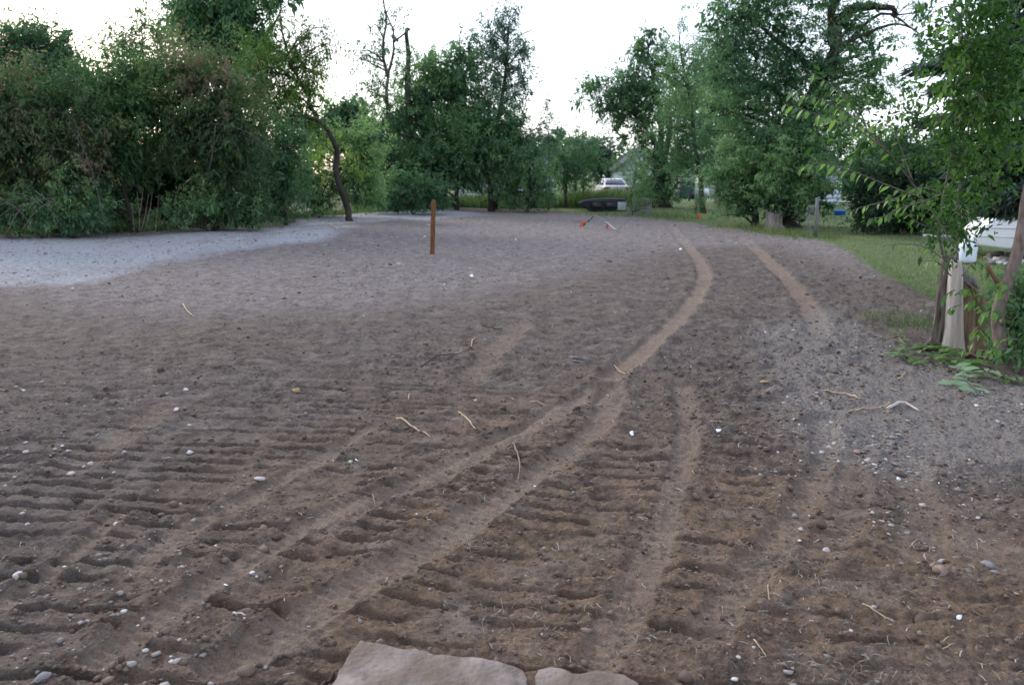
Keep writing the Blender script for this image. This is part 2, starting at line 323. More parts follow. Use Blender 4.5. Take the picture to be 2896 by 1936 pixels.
def ground_mat():
    m, n, b = new_mat('ground_soil'); L = n.links.new; N = n.nodes.new
    tc = N('ShaderNodeTexCoord')
    def noise(s, d=5, r=.6):
        q = N('ShaderNodeTexNoise'); q.inputs['Scale'].default_value = s; q.inputs['Detail'].default_value = d; q.inputs['Roughness'].default_value = r
        L(tc.outputs['Object'], q.inputs['Vector']); return q.outputs[0]
    def ramp(f, a, ca, b_, cb):
        r = N('ShaderNodeValToRGB'); r.color_ramp.elements[0].position = a; r.color_ramp.elements[1].position = b_
        r.color_ramp.elements[0].color = (*ca, 1); r.color_ramp.elements[1].color = (*cb, 1); L(f, r.inputs[0]); return r.outputs[0]
    def mix(f, a, c):
        x = N('ShaderNodeMixRGB')
        if isinstance(f, float): x.inputs[0].default_value = f
        else: L(f, x.inputs[0])
        for k, v in ((1, a), (2, c)):
            if isinstance(v, tuple): x.inputs[k].default_value = (*v, 1)
            else: L(v, x.inputs[k])
        return x.outputs[0]
    def attr(k):
        a = N('ShaderNodeAttribute'); a.attribute_name = k; return a.outputs['Fac']
    def mul(a, v):
        x = N('ShaderNodeMath'); x.operation = 'MULTIPLY'; L(a, x.inputs[0])
        if isinstance(v, float): x.inputs[1].default_value = v
        else: L(v, x.inputs[1])
        return x.outputs[0]
    nb, nm, nf, ns = noise(.9, 4), noise(7, 6, .7), noise(60, 4, .7), noise(160, 2)
    c = ramp(nm, .28, (.066, .056, .054), .70, (.200, .166, .150))
    c = mix(attr('warm'), c, ramp(nm, .28, (.095, .065, .046), .70, (.275, .190, .130)))
    c = mix(mul(ramp(nb, .45, (0, 0, 0), .62, (1, 1, 1)), .35), c, (.135, .100, .078))
    c = mix(mul(ramp(noise(2.6, 6, .65), .52, (0, 0, 0), .64, (1, 1, 1)), .55), c, ramp(nm, .3, (.13, .11, .10), .7, (.29, .25, .225)))
    c = mix(mul(ramp(noise(3.7, 6, .65), .38, (1, 1, 1), .50, (0, 0, 0)), .65), c, ramp(nm, .3, (.042, .034, .031), .7, (.105, .083, .070)))
    c = mix(mul(attr('smooth'), .80), c, ramp(noise(18, 6, .7), .3, (.190, .148, .118), .7, (.330, .252, .195)))
    c = mix(mul(attr('grey'), .75), c, ramp(noise(5, 9, .85), .36, (.066, .058, .060), .60, (.305, .275, .275)))
    c = mix(mul(attr('grav'), .8), c, ramp(nf, .35, (.12, .108, .102), .65, (.36, .335, .315)))
    c = mix(attr('pale'), c, ramp(noise(13, 8, .8), .34, (.20, .21, .235), .66, (.47, .49, .53)))
    c = mix(attr('grass'), c, ramp(nm, .3, (.075, .105, .045), .7, (.155, .195, .090)))
    c = mix(mul(ramp(noise(26, 3, .6), .55, (0, 0, 0), .66, (1, 1, 1)), .38), c, (.24, .205, .18))
    c = mix(mul(ramp(noise(33, 4, .7), .34, (1, 1, 1), .44, (0, 0, 0)), .35), c, (.050, .040, .036))
    c = mix(mul(ramp(nf, .60, (0, 0, 0), .72, (1, 1, 1)), .50), c, (.27, .245, .23))
    c = mix(mul(ramp(ns, .30, (1, 1, 1), .42, (0, 0, 0)), .42), c, (.035, .030, .028))
    L(c, b.inputs['Base Color']); b.inputs['Roughness'].default_value = .95; b.inputs['Specular IOR Level'].default_value = .12
    bp = N('ShaderNodeBump'); bp.inputs['Strength'].default_value = 1.0; bp.inputs['Distance'].default_value = .022; L(nf, bp.inputs['Height'])
    b2 = N('ShaderNodeBump'); b2.inputs['Strength'].default_value = .9; b2.inputs['Distance'].default_value = .03; L(noise(24, 6, .75), b2.inputs['Height']); L(b2.outputs[0], bp.inputs['Normal'])
    L(bp.outputs[0], b.inputs['Normal']); return m
at_ = {k: np.append(gm[k], 0) for k in ('warm', 'grass', 'pale', 'grey', 'grav', 'smooth')}
g_o = obj('ground', mesh_data('ground', V, [Q, T0], ground_mat(), True, at_)); tag(g_o, kind='structure')
# far gravel road strip behind the lawn
rm = mat('road_gravel', (.33, .30, .30), .95, .15, 4)
xs = np.linspace(14, 60, 24); r1 = 47.2; r2 = 50.5
Vr = np.concatenate([np.stack([xs, np.full(24, r1), hgts(xs, np.full(24, r1))+.05], 1), np.stack([xs, np.full(24, r2), hgts(xs, np.full(24, r2))+.05], 1)])
k = np.arange(23); tag(obj('road', mesh_data('road', Vr, np.stack([k, k+1, k+25, k+24], 1), rm)), kind='structure')
# ------------------------------------------------------------------ foliage and trees
def unit(v): return v/(np.linalg.norm(v, axis=-1, keepdims=True)+1e-9)
def leaves(P, D, Nn, L, W, rng):
    D = unit(D); S = unit(np.cross(D, Nn)); n = len(P); L = L*(.5+.95*rng.random((n, 1))**1.3); W = W*rng.uniform(.7, 1.2, (n, 1))
    Z = np.array([0, 0, -1.0])*L*.12
    V = np.stack([P, P+D*L*.45+S*W*.5, P+D*L+Z, P+D*L*.45-S*W*.5], 1).reshape(-1, 3)
    return V, np.arange(4*n).reshape(n, 4)
def foliage(blobs, n, L, W, clump, droop, rng, per=45, shell=.5, updir=.35, tint=(.5, .2), flat=1.0):
    """blobs: (centre, radii, weight)"""
    wt = np.array([b[1][0]*b[1][2]*b[2] for b in blobs]); wt = wt/wt.sum(); VV = []; TT = []
    for (c, r, _), w in zip(blobs, wt):
        m = max(3, int(n*w/per)); d = unit(rng.normal(size=(m, 3))); rad = shell+(1-shell)*rng.random((m, 1))**.6
        d2 = d*np.array(r)*rad*(1+.22*rng.normal(size=(m, 1))); cc = np.array(c)+d2
        ax = unit(d*.8+rng.normal(size=(m, 3))*.45+np.array([0, 0, 1])*(updir*(d[:, 2:3] > -.1)-droop*.6*(d[:, 2:3] <= -.1)))
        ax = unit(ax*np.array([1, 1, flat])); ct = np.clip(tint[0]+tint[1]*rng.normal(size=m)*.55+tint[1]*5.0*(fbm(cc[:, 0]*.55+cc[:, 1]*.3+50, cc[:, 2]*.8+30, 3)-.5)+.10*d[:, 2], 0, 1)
        k = rng.poisson(per, m); idx = np.repeat(np.arange(m), k); q = len(idx)
        t = rng.random((q, 1)); cl = clump*(.5+1.1*rng.random((m, 1))**1.5)[idx]*1.1
        P = cc[idx]+ax[idx]*cl*2.2*(t-.35)+rng.normal(size=(q, 3))*cl*.31*(1.2-t*.85)*np.array([1, 1, flat])
        D = ax[idx]*.5+rng.normal(size=(q, 3))*.55+np.array([0, 0, -droop]); Nn = rng.normal(size=(q, 3))*.7+np.array([0, 0, 1])
        V, _ = leaves(P, D, Nn, L, W, rng); VV.append(V); TT.append(np.repeat(np.clip(ct[idx]+.10*rng.normal(size=q), 0, 1), 4))
    V = np.concatenate(VV); return V, np.arange(len(V)).reshape(-1, 4), np.concatenate(TT)
def px_blobs(B, Y):
    out = []
    for b in B:
        px, py, rx, ry = b[:4]; w = b[4] if len(b) > 4 else 1; dy = b[5] if len(b) > 5 else 0
        Yb = Y+dy; c = at(px, py, Yb); s = Yb/F; out.append((c, (rx*s, min(rx, ry)*s*.9+.15, ry*s), w))
    return out
NLEAF = [0]
def tree(name, label, Y, base_px, B, kind, n, L, W, clump=.45, droop=.35, group=None, trunks=None, trunk_r=.12, bark=None, core=0, seed=1, cat='tree', per=45,
         shell=.5, updir=.35, tint=(.5, .2), extra=None, limbs=True, parts=('trunk', 'crown'), cut=True, flat=1.0):
    n = int(n*1.5); L *= .84; W *= .84
    rng = np.random.default_rng(seed); bl = px_blobs(B, Y); bx = at(base_px, 600, Y)[0]; bz = hgt(bx, Y)
    base = np.array([bx, Y, bz]); root = empty(name, base, label, cat, group)
    V, Fq, T = foliage(bl, n, L, W, clump, droop, rng, per, shell, updir, tint, flat); NLEAF[0] += len(Fq)
    if core:
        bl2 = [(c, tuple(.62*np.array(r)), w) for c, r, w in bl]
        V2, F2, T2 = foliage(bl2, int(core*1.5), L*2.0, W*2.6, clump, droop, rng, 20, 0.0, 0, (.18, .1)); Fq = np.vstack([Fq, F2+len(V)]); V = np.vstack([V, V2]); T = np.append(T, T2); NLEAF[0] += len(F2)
    if cut:
        Fq = Fq[(V[Fq][:, :, 2].min(1) > bz+.02)]
    crown = obj(parts[1], mesh_data(parts[1], V-base, Fq, leafmat(kind), False, {'tint': T}), root); crown['kind'] = 'stuff'
    mb = MB(); paths = []
    if trunks:
        for tp in trunks:
            r0 = tp[0]; P = [at(px, py, Y) for px, py in tp[1:]]; P[0][2] = min(P[0][2], hgt(P[0][0], Y)-.1) if tp[1][1] > 480 else P[0][2]
            P = smooth_path(P, 5); P[:, 1] += (fbm(np.arange(len(P))*.4+seed, np.zeros(len(P)), 2)-.5)*r0*6*(np.arange(len(P)) > 0)
            R = r0*np.linspace(1, .28, len(P)); R[0] *= 1.35; paths.append((P, R)); mb.tube(P-base, R, 9 if r0 > .05 else 6)
    else:
        top = max(bl, key=lambda b: b[0][2])[0]; P = smooth_path([base-[0, 0, .1], base+(top-base)*[.25, .25, .35]+rng.normal(size=3)*.1, base+(top-base)*.7, top], 5)
        R = trunk_r*np.linspace(1, .2, len(P)); R[0] *= 1.3; paths.append((P, R)); mb.tube(P-base, R, 8)
    if limbs:
        AP = np.concatenate([p[1:] for p, _ in paths]); AR = np.concatenate([r[1:] for _, r in paths])
        for c, r, w in bl:
            for _ in range(2 if w < .6 else 3):
                e = c+rng.normal(size=3)*np.array(r)*.55; lower = AP[:, 2] < e[2]+.1
                cand = np.where(lower)[0] if lower.any() else np.arange(len(AP)); j = cand[np.argmin(np.linalg.norm(AP[cand]-e, axis=1)+.5*np.abs(AP[cand][:, 2]-e[2]+.8))]
                s = AP[j]; mid = (s+e)/2+np.array([0, 0, .12*np.linalg.norm(e-s)])+rng.normal(size=3)*.08*np.linalg.norm(e-s)
                Pp = smooth_path([s, mid, e], 4); r0 = min(AR[j]*.6, trunk_r*.5, .012+.02*np.linalg.norm(e-s)); mb.tube(Pp-base, r0*np.linspace(1, .25, len(Pp)), 5, cap=False)
                for _ in range(2):
                    e2 = Pp[-3]+rng.normal(size=3)*np.array(r)*.6+np.array([0, 0, .1]); mb.tube(smooth_path([Pp[-4], (Pp[-4]+e2)/2+rng.normal(size=3)*.06, e2], 3)-base, np.linspace(r0*.45, .005, 7), 4, cap=False)
    if mb.n: mb.build(parts[0], bark or M_bark, root, True)
    return root
def bare(name, label, Y, base, paths, mat_, group=None, cat='dead branch', sides=5):
    """bare branch or shrub made of tubes; paths: [r, (px,py,dY)...]"""
    bx = at(base[0], base[1], Y); b = np.array([bx[0], Y, bx[2]]); mb = MB()
    for p in paths:
        P = smooth_path([at(q[0], q[1], Y+(q[2] if len(q) > 2 else 0)) for q in p[1:]], 4); mb.tube(P-b, p[0]*np.linspace(1, .35, len(P)), sides)
    o = mb.build(name, mat_, None, True, loc=b); return tag(o, label, cat, group)
G1 = 'overgrown shrubs along the left edge of the lot'
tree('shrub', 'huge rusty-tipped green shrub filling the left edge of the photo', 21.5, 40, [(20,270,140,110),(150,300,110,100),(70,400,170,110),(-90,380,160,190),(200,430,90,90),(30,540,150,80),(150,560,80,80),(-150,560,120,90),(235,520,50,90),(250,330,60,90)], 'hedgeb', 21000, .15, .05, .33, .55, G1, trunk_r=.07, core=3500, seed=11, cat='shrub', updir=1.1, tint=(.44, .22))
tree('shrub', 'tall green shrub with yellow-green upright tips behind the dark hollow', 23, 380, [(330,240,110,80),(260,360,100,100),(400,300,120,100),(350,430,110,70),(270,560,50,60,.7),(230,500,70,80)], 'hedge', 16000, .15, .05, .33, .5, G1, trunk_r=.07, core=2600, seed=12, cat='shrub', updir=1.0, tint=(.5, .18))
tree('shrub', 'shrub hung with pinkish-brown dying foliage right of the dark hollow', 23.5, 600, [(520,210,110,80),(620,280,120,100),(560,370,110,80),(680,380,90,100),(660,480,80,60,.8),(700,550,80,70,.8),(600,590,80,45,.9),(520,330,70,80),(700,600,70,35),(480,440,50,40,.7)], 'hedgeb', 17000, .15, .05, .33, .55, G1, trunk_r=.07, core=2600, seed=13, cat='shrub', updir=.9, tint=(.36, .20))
tree('shrub', 'filler shrub with leaves coloured dark for the shade in the hedge hollow', 27.0, 430, [(450,480,160,110),(380,590,150,60),(520,580,120,60),(250,560,120,80),(60,480,140,100)], 'dark', 9000, .17, .07, .4, .5, G1, trunk_r=.05, core=8500, seed=14, cat='shrub', shell=.2)  # added filler; its dark leaf colour stands in for the hollow's shade
tree('shrub', 'low leafy shrub sprawling over the pale gravel edge at far left', 20.8, 200, [(30,590,90,50),(120,600,90,45),(200,610,50,45),(190,520,45,60,.7),(250,600,50,50),(-60,600,80,50)], 'mid', 5200, .12, .045, .25, .5, G1, trunk_r=.03, seed=15, core=500, cat='shrub', tint=(.6, .2))
tree('shrub', 'small bright green shrub in front of the dark hollow, below pink foliage', 23.2, 590, [(590,560,50,45),(640,600,50,30,.7),(540,600,30,30,.6),(470,600,40,35,.5),(330,610,50,35,.7),(700,600,50,30,.6)], 'mid', 4200, .13, .05, .25, .6, G1, trunk_r=.03, seed=16, cat='shrub', tint=(.75, .15))
G2 = 'trees standing behind the left shrubs'
tree('tree', 'dark bushy tree rising above the left shrubs at the far left corner', 28, 80, [(60,110,60,55),(130,150,60,70),(190,200,50,50),(20,170,80,90),(110,230,150,80),(240,260,60,50)], 'mid', 9500, .2, .075, .45, .3, G2, trunk_r=.14, core=1200, seed=21, tint=(.45, .2))
tree('tree', 'thin-topped tree with dark sparse crown between two sky gaps', 27, 420, [(400,60,18,40,.6),(410,120,50,40,.7),(360,150,40,50,.7),(470,140,50,60),(420,190,70,40),(350,100,14,25,.4),(300,130,20,30,.3)], 'hedge', 3600, .17, .06, .35, .3, G2, trunk_r=.08, seed=22, tint=(.35, .2))
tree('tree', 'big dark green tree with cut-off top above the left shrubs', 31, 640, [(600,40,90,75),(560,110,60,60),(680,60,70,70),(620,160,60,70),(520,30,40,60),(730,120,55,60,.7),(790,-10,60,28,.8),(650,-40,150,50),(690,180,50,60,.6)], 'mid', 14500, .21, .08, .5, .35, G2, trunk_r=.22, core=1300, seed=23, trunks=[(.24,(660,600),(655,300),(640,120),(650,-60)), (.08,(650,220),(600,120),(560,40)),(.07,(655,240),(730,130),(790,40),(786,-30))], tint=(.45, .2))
tree('leaning_tree', 'yellow-green leafy tree with a crooked leaning dark trunk', 28.5, 985, [(750,150,60,60,.8),(850,130,45,65,.8),(890,110,30,40,.6),(800,220,90,60),(870,230,50,50),(790,310,90,60),(850,330,50,50,.7),(740,330,60,70),(700,240,60,70),(940,120,20,12,.3),(955,130,15,30,.3),(900,430,40,50,.6,.6),(1000,470,35,50,.4,.8),(860,370,40,30,.5,-.3)], 'light', 12500, .17, .06, .36, .5, None, trunk_r=.12, seed=24, updir=.8, tint=(.5, .2),
     trunks=[(.12,(988,600),(966,545),(948,480),(950,420),(930,375),(905,345),(878,300),(868,265),(838,215),(812,150),(790,50)), (.05,(880,300),(905,300),(912,285)), (.05,(850,240),(790,190),(740,120))])
tree('tree', 'slender dark-stemmed tree at the corner of the pale gravel strip', 26.5, 800, [(770,420,80,80),(830,400,50,80,.7),(740,520,90,60),(830,510,60,70,.7),(770,590,80,30,.8),(700,470,60,80)], 'mid', 8500, .15, .055, .34, .55, None, trunk_r=.05, core=700, seed=25, trunks=[(.075,(806,620),(800,520),(815,400),(835,300)), (.05,(800,560),(790,460),(760,360))], tint=(.55, .2))
tree('shrub', 'yellow-green bush glowing behind the leaning trunk', 31, 900, [(900,500,60,60),(880,570,70,40),(960,480,30,60,.7),(1000,520,40,60),(1020,440,50,60),(980,390,40,40),(1040,380,50,40),(1060,560,40,30),(1030,480,60,60,.8)], 'mid', 8200, .17, .065, .35, .5, None, trunk_r=.04, core=700, seed=26, cat='shrub', tint=(.85, .2))
tree('tree', 'low dark treetop in the notch left of the tall bare tree', 46, 980, [(930,350,60,40),(1000,340,60,45),(1000,370,120,60),(900,390,60,60),(955,320,15,25,.4),(990,310,18,30,.5)], 'mid', 3800, .3, .12, .6, .3, None, trunk_r=.15, core=600, seed=27)
G3 = 'trees along the back of the lot left of the house'
tree('bare_topped_tree', 'tall thin tree with forked nearly bare grey top', 37, 1100, [(1095,90,38,90,.30),(1065,140,20,80,.25),(1130,50,15,50,.35),(1040,160,38,14,.8),(1010,150,20,20,.4),(1060,230,30,30,.7),(1130,150,30,40,.35),(1085,300,60,50,.7),(1050,340,30,30,.5),(1110,400,60,70,.9),(1080,480,60,60)], 'mid', 5200, .2, .07, .4, .5, G3, trunk_r=.12, seed=31, bark=M_barkg, tint=(.45, .2),
     trunks=[(.18,(1105,600),(1098,350),(1096,200)), (.085,(1096,215),(1083,150),(1092,60),(1080,-40)), (.075,(1096,215),(1112,150),(1112,90),(1090,30)), (.05,(1112,120),(1150,90),(1155,82)),(.04,(1085,110),(1062,70),(1045,90))])
tree('broken_snag', 'broken grey dead trunk beside the forked bare-topped tree', 37.8, 1155, [(1160,250,35,50,.6),(1130,310,30,40,.5),(1180,180,35,35,.5)], 'mid', 1500, .2, .07, .35, .4, G3, trunk_r=.14, seed=32, bark=M_barkg, trunks=[(.17,(1160,600),(1155,250),(1152,100),(1156,80))], limbs=False)
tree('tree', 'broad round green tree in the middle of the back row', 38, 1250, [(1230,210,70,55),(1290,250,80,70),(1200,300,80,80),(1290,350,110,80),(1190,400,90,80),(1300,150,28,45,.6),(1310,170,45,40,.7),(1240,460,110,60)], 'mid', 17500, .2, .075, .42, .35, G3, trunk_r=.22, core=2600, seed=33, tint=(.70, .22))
tree('tree', 'tall airy tree with lacy dark crown at the right of the back row', 38.5, 1400, [(1405,90,50,45,.8),(1440,60,25,35,.5),(1440,140,55,45),(1390,190,50,50,.8),(1470,180,30,40,.6),(1450,240,50,40,.9),(1400,300,70,60),(1370,130,25,30,.4),(1340,200,40,40,.7),(1490,250,20,30,.4),(1340,110,25,30,.3)], 'blue', 9000, .19, .07, .36, .3, G3, trunk_r=.17, seed=34, tint=(.5, .25))
tree('tree', 'dense dark green tree with low skirt above the weedy verge', 37, 1390, [(1370,370,90,80),(1300,430,90,70),(1390,450,80,60),(1440,370,50,60),(1320,500,60,40,.7),(1170,470,80,60),(1090,540,60,40,.8),(1060,460,50,60,.8)], 'mid', 12500, .2, .075, .42, .35, G3, trunk_r=.16, core=2600, seed=35, tint=(.42, .2), trunks=[(.16,(1390,600),(1385,480),(1380,330)),(.12,(1290,590),(1295,500),(1300,400))])
tree('shrub', 'round blue-green bush at the back edge of the dirt', 33.5, 1170, [(1150,530,70,45),(1210,540,60,40),(1100,560,60,30),(1250,560,30,20,.7)], 'mid', 5200, .15, .05, .3, .4, None, trunk_r=.04, core=900, seed=36, cat='shrub', tint=(.5, .2))
tree('plum_tree', 'dark purple-leaved tree in front of the grey roof', 39, 1455, [(1450,400,45,40),(1430,440,40,50,.9),(1480,380,30,25,.7),(1410,500,30,60,.8)], 'plum', 4200, .17, .07, .34, .35, None, trunk_r=.08, seed=37)
tree('shrub', 'weeping green shrub hiding the lower wall of the grey-roofed house', 36.5, 1490, [(1490,480,60,55),(1530,520,40,50),(1440,530,60,45),(1500,560,60,20,.8),(1500,440,40,40,.6)], 'mid', 7000, .15, .05, .32, .6, None, trunk_r=.05, core=900, seed=38, cat='shrub', tint=(.45, .2))
tree('sapling', 'young upright sparse sapling against the sky beside the roof', 38, 1550, [(1553,320,22,40,.6),(1560,370,28,40,.8),(1548,410,35,40),(1520,370,15,30,.4)], 'blue', 1500, .16, .055, .3, .2, None, trunk_r=.04, seed=39, tint=(.4, .2), updir=.9)
tree('tree', 'small dark round tree with a thin trunk right of the house', 40, 1598, [(1600,430,35,35),(1610,480,40,40),(1590,510,30,30,.8),(1580,460,20,30,.6)], 'mid', 3000, .18, .07, .35, .35, None, trunk_r=.06, seed=40, trunks=[(.07,(1597,580),(1602,530),(1606,450))], tint=(.4, .2))
tree('tree', 'small low-branched tree left of the white sedan', 42, 1648, [(1650,430,40,40,.8),(1660,480,40,35),(1630,510,35,30,.8),(1640,400,25,25,.5)], 'mid', 2600, .18, .07, .35, .35, None, trunk_r=.05, seed=41, trunks=[(.05,(1649,580),(1650,530),(1655,450))], tint=(.4, .2))
G4 = 'distant trees beyond the houses'
for i, (px, Y, B, lab, n) in enumerate([
    (1700, 72, [(1690,440,50,40),(1730,470,45,40),(1660,430,40,30)], 'hazy far tree above the white sedan', 2600),
    (1600, 78, [(1590,420,60,35),(1640,450,50,40),(1560,460,40,40)], 'far round tree behind the small trees right of the house', 2200),
    (1930, 112, [(1930,480,80,40),(2010,490,60,35),(2080,480,60,40)], 'far tree seen under the branches above the pickup', 2600),
    (2160, 75, [(2170,500,80,50),(2240,480,70,60)], 'far tree behind the right tree stump', 2200),
    (1480, 80, [(1500,430,60,40),(1430,450,60,50)], 'far tree behind the grey-roofed house', 1500),
    (1250, 70, [(1250,470,120,60),(1100,450,90,70)], 'far tree behind the back row of trees', 2500),
    (2400, 62, [(2400,500,60,50),(2450,440,40,50)], 'far tree above the pale house with the dark window', 2200),
    (2540, 34, [(2535,400,30,30,.7),(2540,450,50,50),(2600,470,70,60),(2660,450,60,70)], 'bluish tree rising behind the black-green shrub', 5200),
    (700, 33, [(560,420,120,90),(700,480,120,90),(820,500,90,70),(300,430,140,80),(640,560,160,50),(100,400,160,80)], 'mid-green tree glimpsed through the gaps of the left shrubs', 9000)]):
    tree('tree', lab, Y, px, B, 'blue' if i in (0, 2, 7) else 'mid', n, .009*Y/2+.08, .004*Y/2+.03, .012*Y, .3, G4, trunk_r=.2, core=int(n*.25), seed=50+i, tint=(.5, .2))
tree('tree', 'dark-trunked tree with lacy crown left of the large right-hand trees', 40, 1860, [(1690,260,60,35),(1740,300,50,40),(1650,250,25,20,.5),(1800,220,70,50),(1830,150,45,45),(1800,130,30,25,.6),(1840,95,10,25,.4),(1870,190,50,50),(1790,300,60,40,.7),(1740,350,60,30,.5),(1840,330,70,60),(1870,420,70,60),(1890,500,60,50),(1820,280,80,60),(1780,250,60,40),(1790,390,50,35,.6),(1820,470,30,35,.5),(1930,280,50,60),(1830,520,40,25),(1885,540,35,25),(1700,300,40,20,.6)], 'mid', 18500, .19, .07, .42, .3, None, trunk_r=.3, core=1000, seed=61, tint=(.42, .2),
     trunks=[(.30,(1850,595),(1855,500),(1870,400),(1850,200)), (.26,(1885,590),(1882,500),(1890,400),(1900,280)), (.07,(1865,430),(1800,330),(1700,290))])
tree('tree', 'feathery grey-green tree with thin top beside the lacy dark tree', 35, 1950, [(1930,60,18,30,.25),(1950,150,40,50,.6),(1910,190,40,60,.5),(1990,120,35,35,.5),(1940,250,60,60,.8),(1900,350,60,50,.8),(1960,380,70,60),(1915,460,50,40,.7),(1985,440,70,45),(1960,200,50,50,.8),(1940,310,60,60)], 'mid', 10500, .17, .055, .4, .3, None, trunk_r=.1, seed=62, tint=(.6, .2), trunks=[(.12,(1990,600),(1970,420),(1945,250),(1925,120))])
tree('tree', 'large silvery green tree with dark trunk standing on the far lawn', 42, 2045, [(2040,150,60,50,.8),(2000,200,60,50),(2070,230,80,70),(2010,300,90,70),(2110,330,80,70),(2040,400,100,60),(2120,430,80,50),(2030,480,80,28,.8),(2140,500,60,40)], 'blue', 15000, .21, .08, .45, .3, None, trunk_r=.32, core=1500, seed=63, tint=(.55, .2), trunks=[(.33,(2045,590),(2042,520),(2050,400),(2045,200))])
tree('elm_tree', 'towering elm with a thick dark limb reaching right across the sky', 25, 2220, [(2130,20,90,50,.8),(2200,70,90,60),(2120,130,60,40,.7),(2230,170,100,60),(2180,240,110,60),(2290,260,90,60),(2380,200,60,30,.6),(2420,70,70,26,.9),(2450,115,70,24,.9),(2370,40,60,40,.6),(2470,170,70,22,.7),(2450,215,80,28,.8),(2500,290,60,22,.6),(2330,-30,180,35),(2400,330,60,30,.5),(2300,350,80,50),(2200,340,110,60),(2120,400,90,50),(2210,430,110,50),(2320,430,70,45,.7),(2370,380,50,30,.4),(2060,60,40,20,.3),(2030,20,30,12,.3),(2480,250,50,18,.3),(2600,110,20,50,.35),(2610,20,30,30,.5),(2060,110,60,60,.8),(2070,30,60,50,.7),(2400,270,70,50,.8),(2350,140,60,50,.6,-.8),(2240,480,90,60,1,-1.2),(2260,420,80,60,1,-1.4),(2330,320,60,50,.8,-1.3),(2240,545,80,40,1,-1.2),(2060,200,60,60,.8),(2060,300,60,60,.8)], 'mid', 42000, .135, .052, .36, .2, None, trunk_r=.38, core=2400, seed=64, tint=(.55, .2), updir=.1, per=55, flat=.5,
     trunks=[(.30,(2235,660),(2250,500),(2290,320),(2345,140),(2370,30),(2400,-90)), (.17,(2372,60),(2420,22),(2470,15),(2510,30),(2548,38)), (.11,(2320,200),(2200,120),(2130,20)), (.10,(2290,330),(2180,250),(2100,200)), (.08,(2350,120),(2340,20),(2290,10))])
tree('tree', 'low-branching green tree overhanging the right stump', 25.5, 2150, [(2150,480,100,40),(2100,530,70,35),(2210,500,90,45),(2170,550,90,28),(2085,590,40,22,.8),(2280,500,70,50),(2300,560,50,50,.7),(2260,590,40,22,.6),(2040,490,50,30,.5)], 'mid', 12500, .13, .05, .33, .25, None, trunk_r=.12, core=1600, seed=65, tint=(.6, .2), updir=.1, flat=.5, trunks=[(.14,(2130,640),(2140,580),(2160,500)),(.03,(2232,650),(2238,590),(2240,520)),(.025,(2262,650),(2258,600),(2262,540))])
tree('evergreen_shrub', 'massive black-green evergreen shrub on the right lawn', 22, 2540, [(2530,590,120,60),(2470,590,60,50),(2450,520,35,50,.6),(2620,590,90,65),(2540,500,90,60),(2640,520,80,60)], 'dark', 17000, .12, .04, .26, .25, None, trunk_r=.07, core=3600, seed=66, cat='shrub', tint=(.22, .16), shell=.6)
G5 = 'weedy plants on the back verge'
tree('weed_shrub', 'wispy green sapling in front of the right side of the white sedan', 32, 1790, [(1800,530,30,40,.8),(1815,500,35,35,.7),(1800,575,28,22,.9),(1850,555,35,25,.7),(1800,450,45,35,.6,1),(1765,462,45,24,.8,1),(1725,470,25,18,.5,1),(1790,490,22,25,.4,1),(1835,500,35,30,.7)], 'mid', 3400, .11, .035, .3, .2, None, trunk_r=.025, seed=67, cat='shrub', tint=(.7, .2), updir=.9, shell=.2)
tree('weed_shrub', 'small spiky dark shrub alone on the far lawn', 33, 1975, [(1975,580,18,12),(1965,565,8,14,.5),(1988,570,10,12,.5)], 'mid', 420, .14, .03, .16, -.2, None, trunk_r=.02, seed=68, cat='shrub', tint=(.35, .2), updir=1.2)
# grass: lawns and weeds
def blades(name, N, sampler, h, w, kind, seed, label=None):
    rng = np.random.default_rng(seed); x, y = sampler(rng, N); z, gmk = relief(x, y); n = len(x)
    a = rng.uniform(0, 2*PI, n); hh = (h if np.isscalar(h) else h(x, y, rng))*rng.uniform(.5, 1.3, n); ww = w*rng.uniform(.7, 1.3, n)
    lean = rng.normal(size=(n, 2))*.35
    P = np.stack([x, y, z], 1); S = np.stack([np.cos(a), np.sin(a), 0*a], 1)*ww[:, None]*.5
    Tp = P+np.stack([lean[:, 0]*hh, lean[:, 1]*hh, hh], 1)
    V = np.stack([P-S-[0, 0, .01], P+S-[0, 0, .01], Tp], 1).reshape(-1, 3); T = np.repeat(np.clip(.45+.2*rng.normal(size=n)+.5*(fbm(x*.6, y*.6, 2)-.5), 0, 1), 3)
    o = obj(name, mesh_data(name, V, np.arange(3*n).reshape(n, 3), leafmat(kind), False, {'tint': T})); return tag(o, label, None, None, 'stuff')
def s_lawn(rng, N):
    a = rng.uniform(-.2, .75, N); r = 7.5*np.exp(rng.random(N)*1.9); x, y = r*np.sin(a), r*np.cos(a); z, g = relief(x, y); k = g['grass'] > .5+.3*rng.random(N); return x[k], y[k]
blades('lawn_grass', 90000, s_lawn, lambda x, y, r: .035+.0018*y, .016, 'lawn', 71, 'mown grass on the lawn at the right and back')
def s_weed(rng, N):
    y = rng.uniform(40, 47, N); px = rng.uniform(1000, 1860, N); x = (px-1448)/F*y; z, g = relief(x, y); return x, y
blades('tall_weeds', 16000, s_weed, lambda x, y, r: .25+.5*vnoise(x*.8, y*.8)+.25*(x/y*F+1448 > 1600), .05, 'weed', 72, 'tall green and tan weeds on the back verge')
def s_edge(rng, N):
    P = smooth_path([gnd(*p) for p in [(-300,665),(0,662),(250,655),(560,640),(850,612),(1000,600),(1200,588),(1500,585)]], 10); i = rng.integers(0, len(P)-1, N); t = rng.random((N, 1))
    q = P[i]*(1-t)+P[i+1]*t+rng.normal(size=(N, 2))*[.5, .55]+[0, .5]; return q[:, 0], q[:, 1]
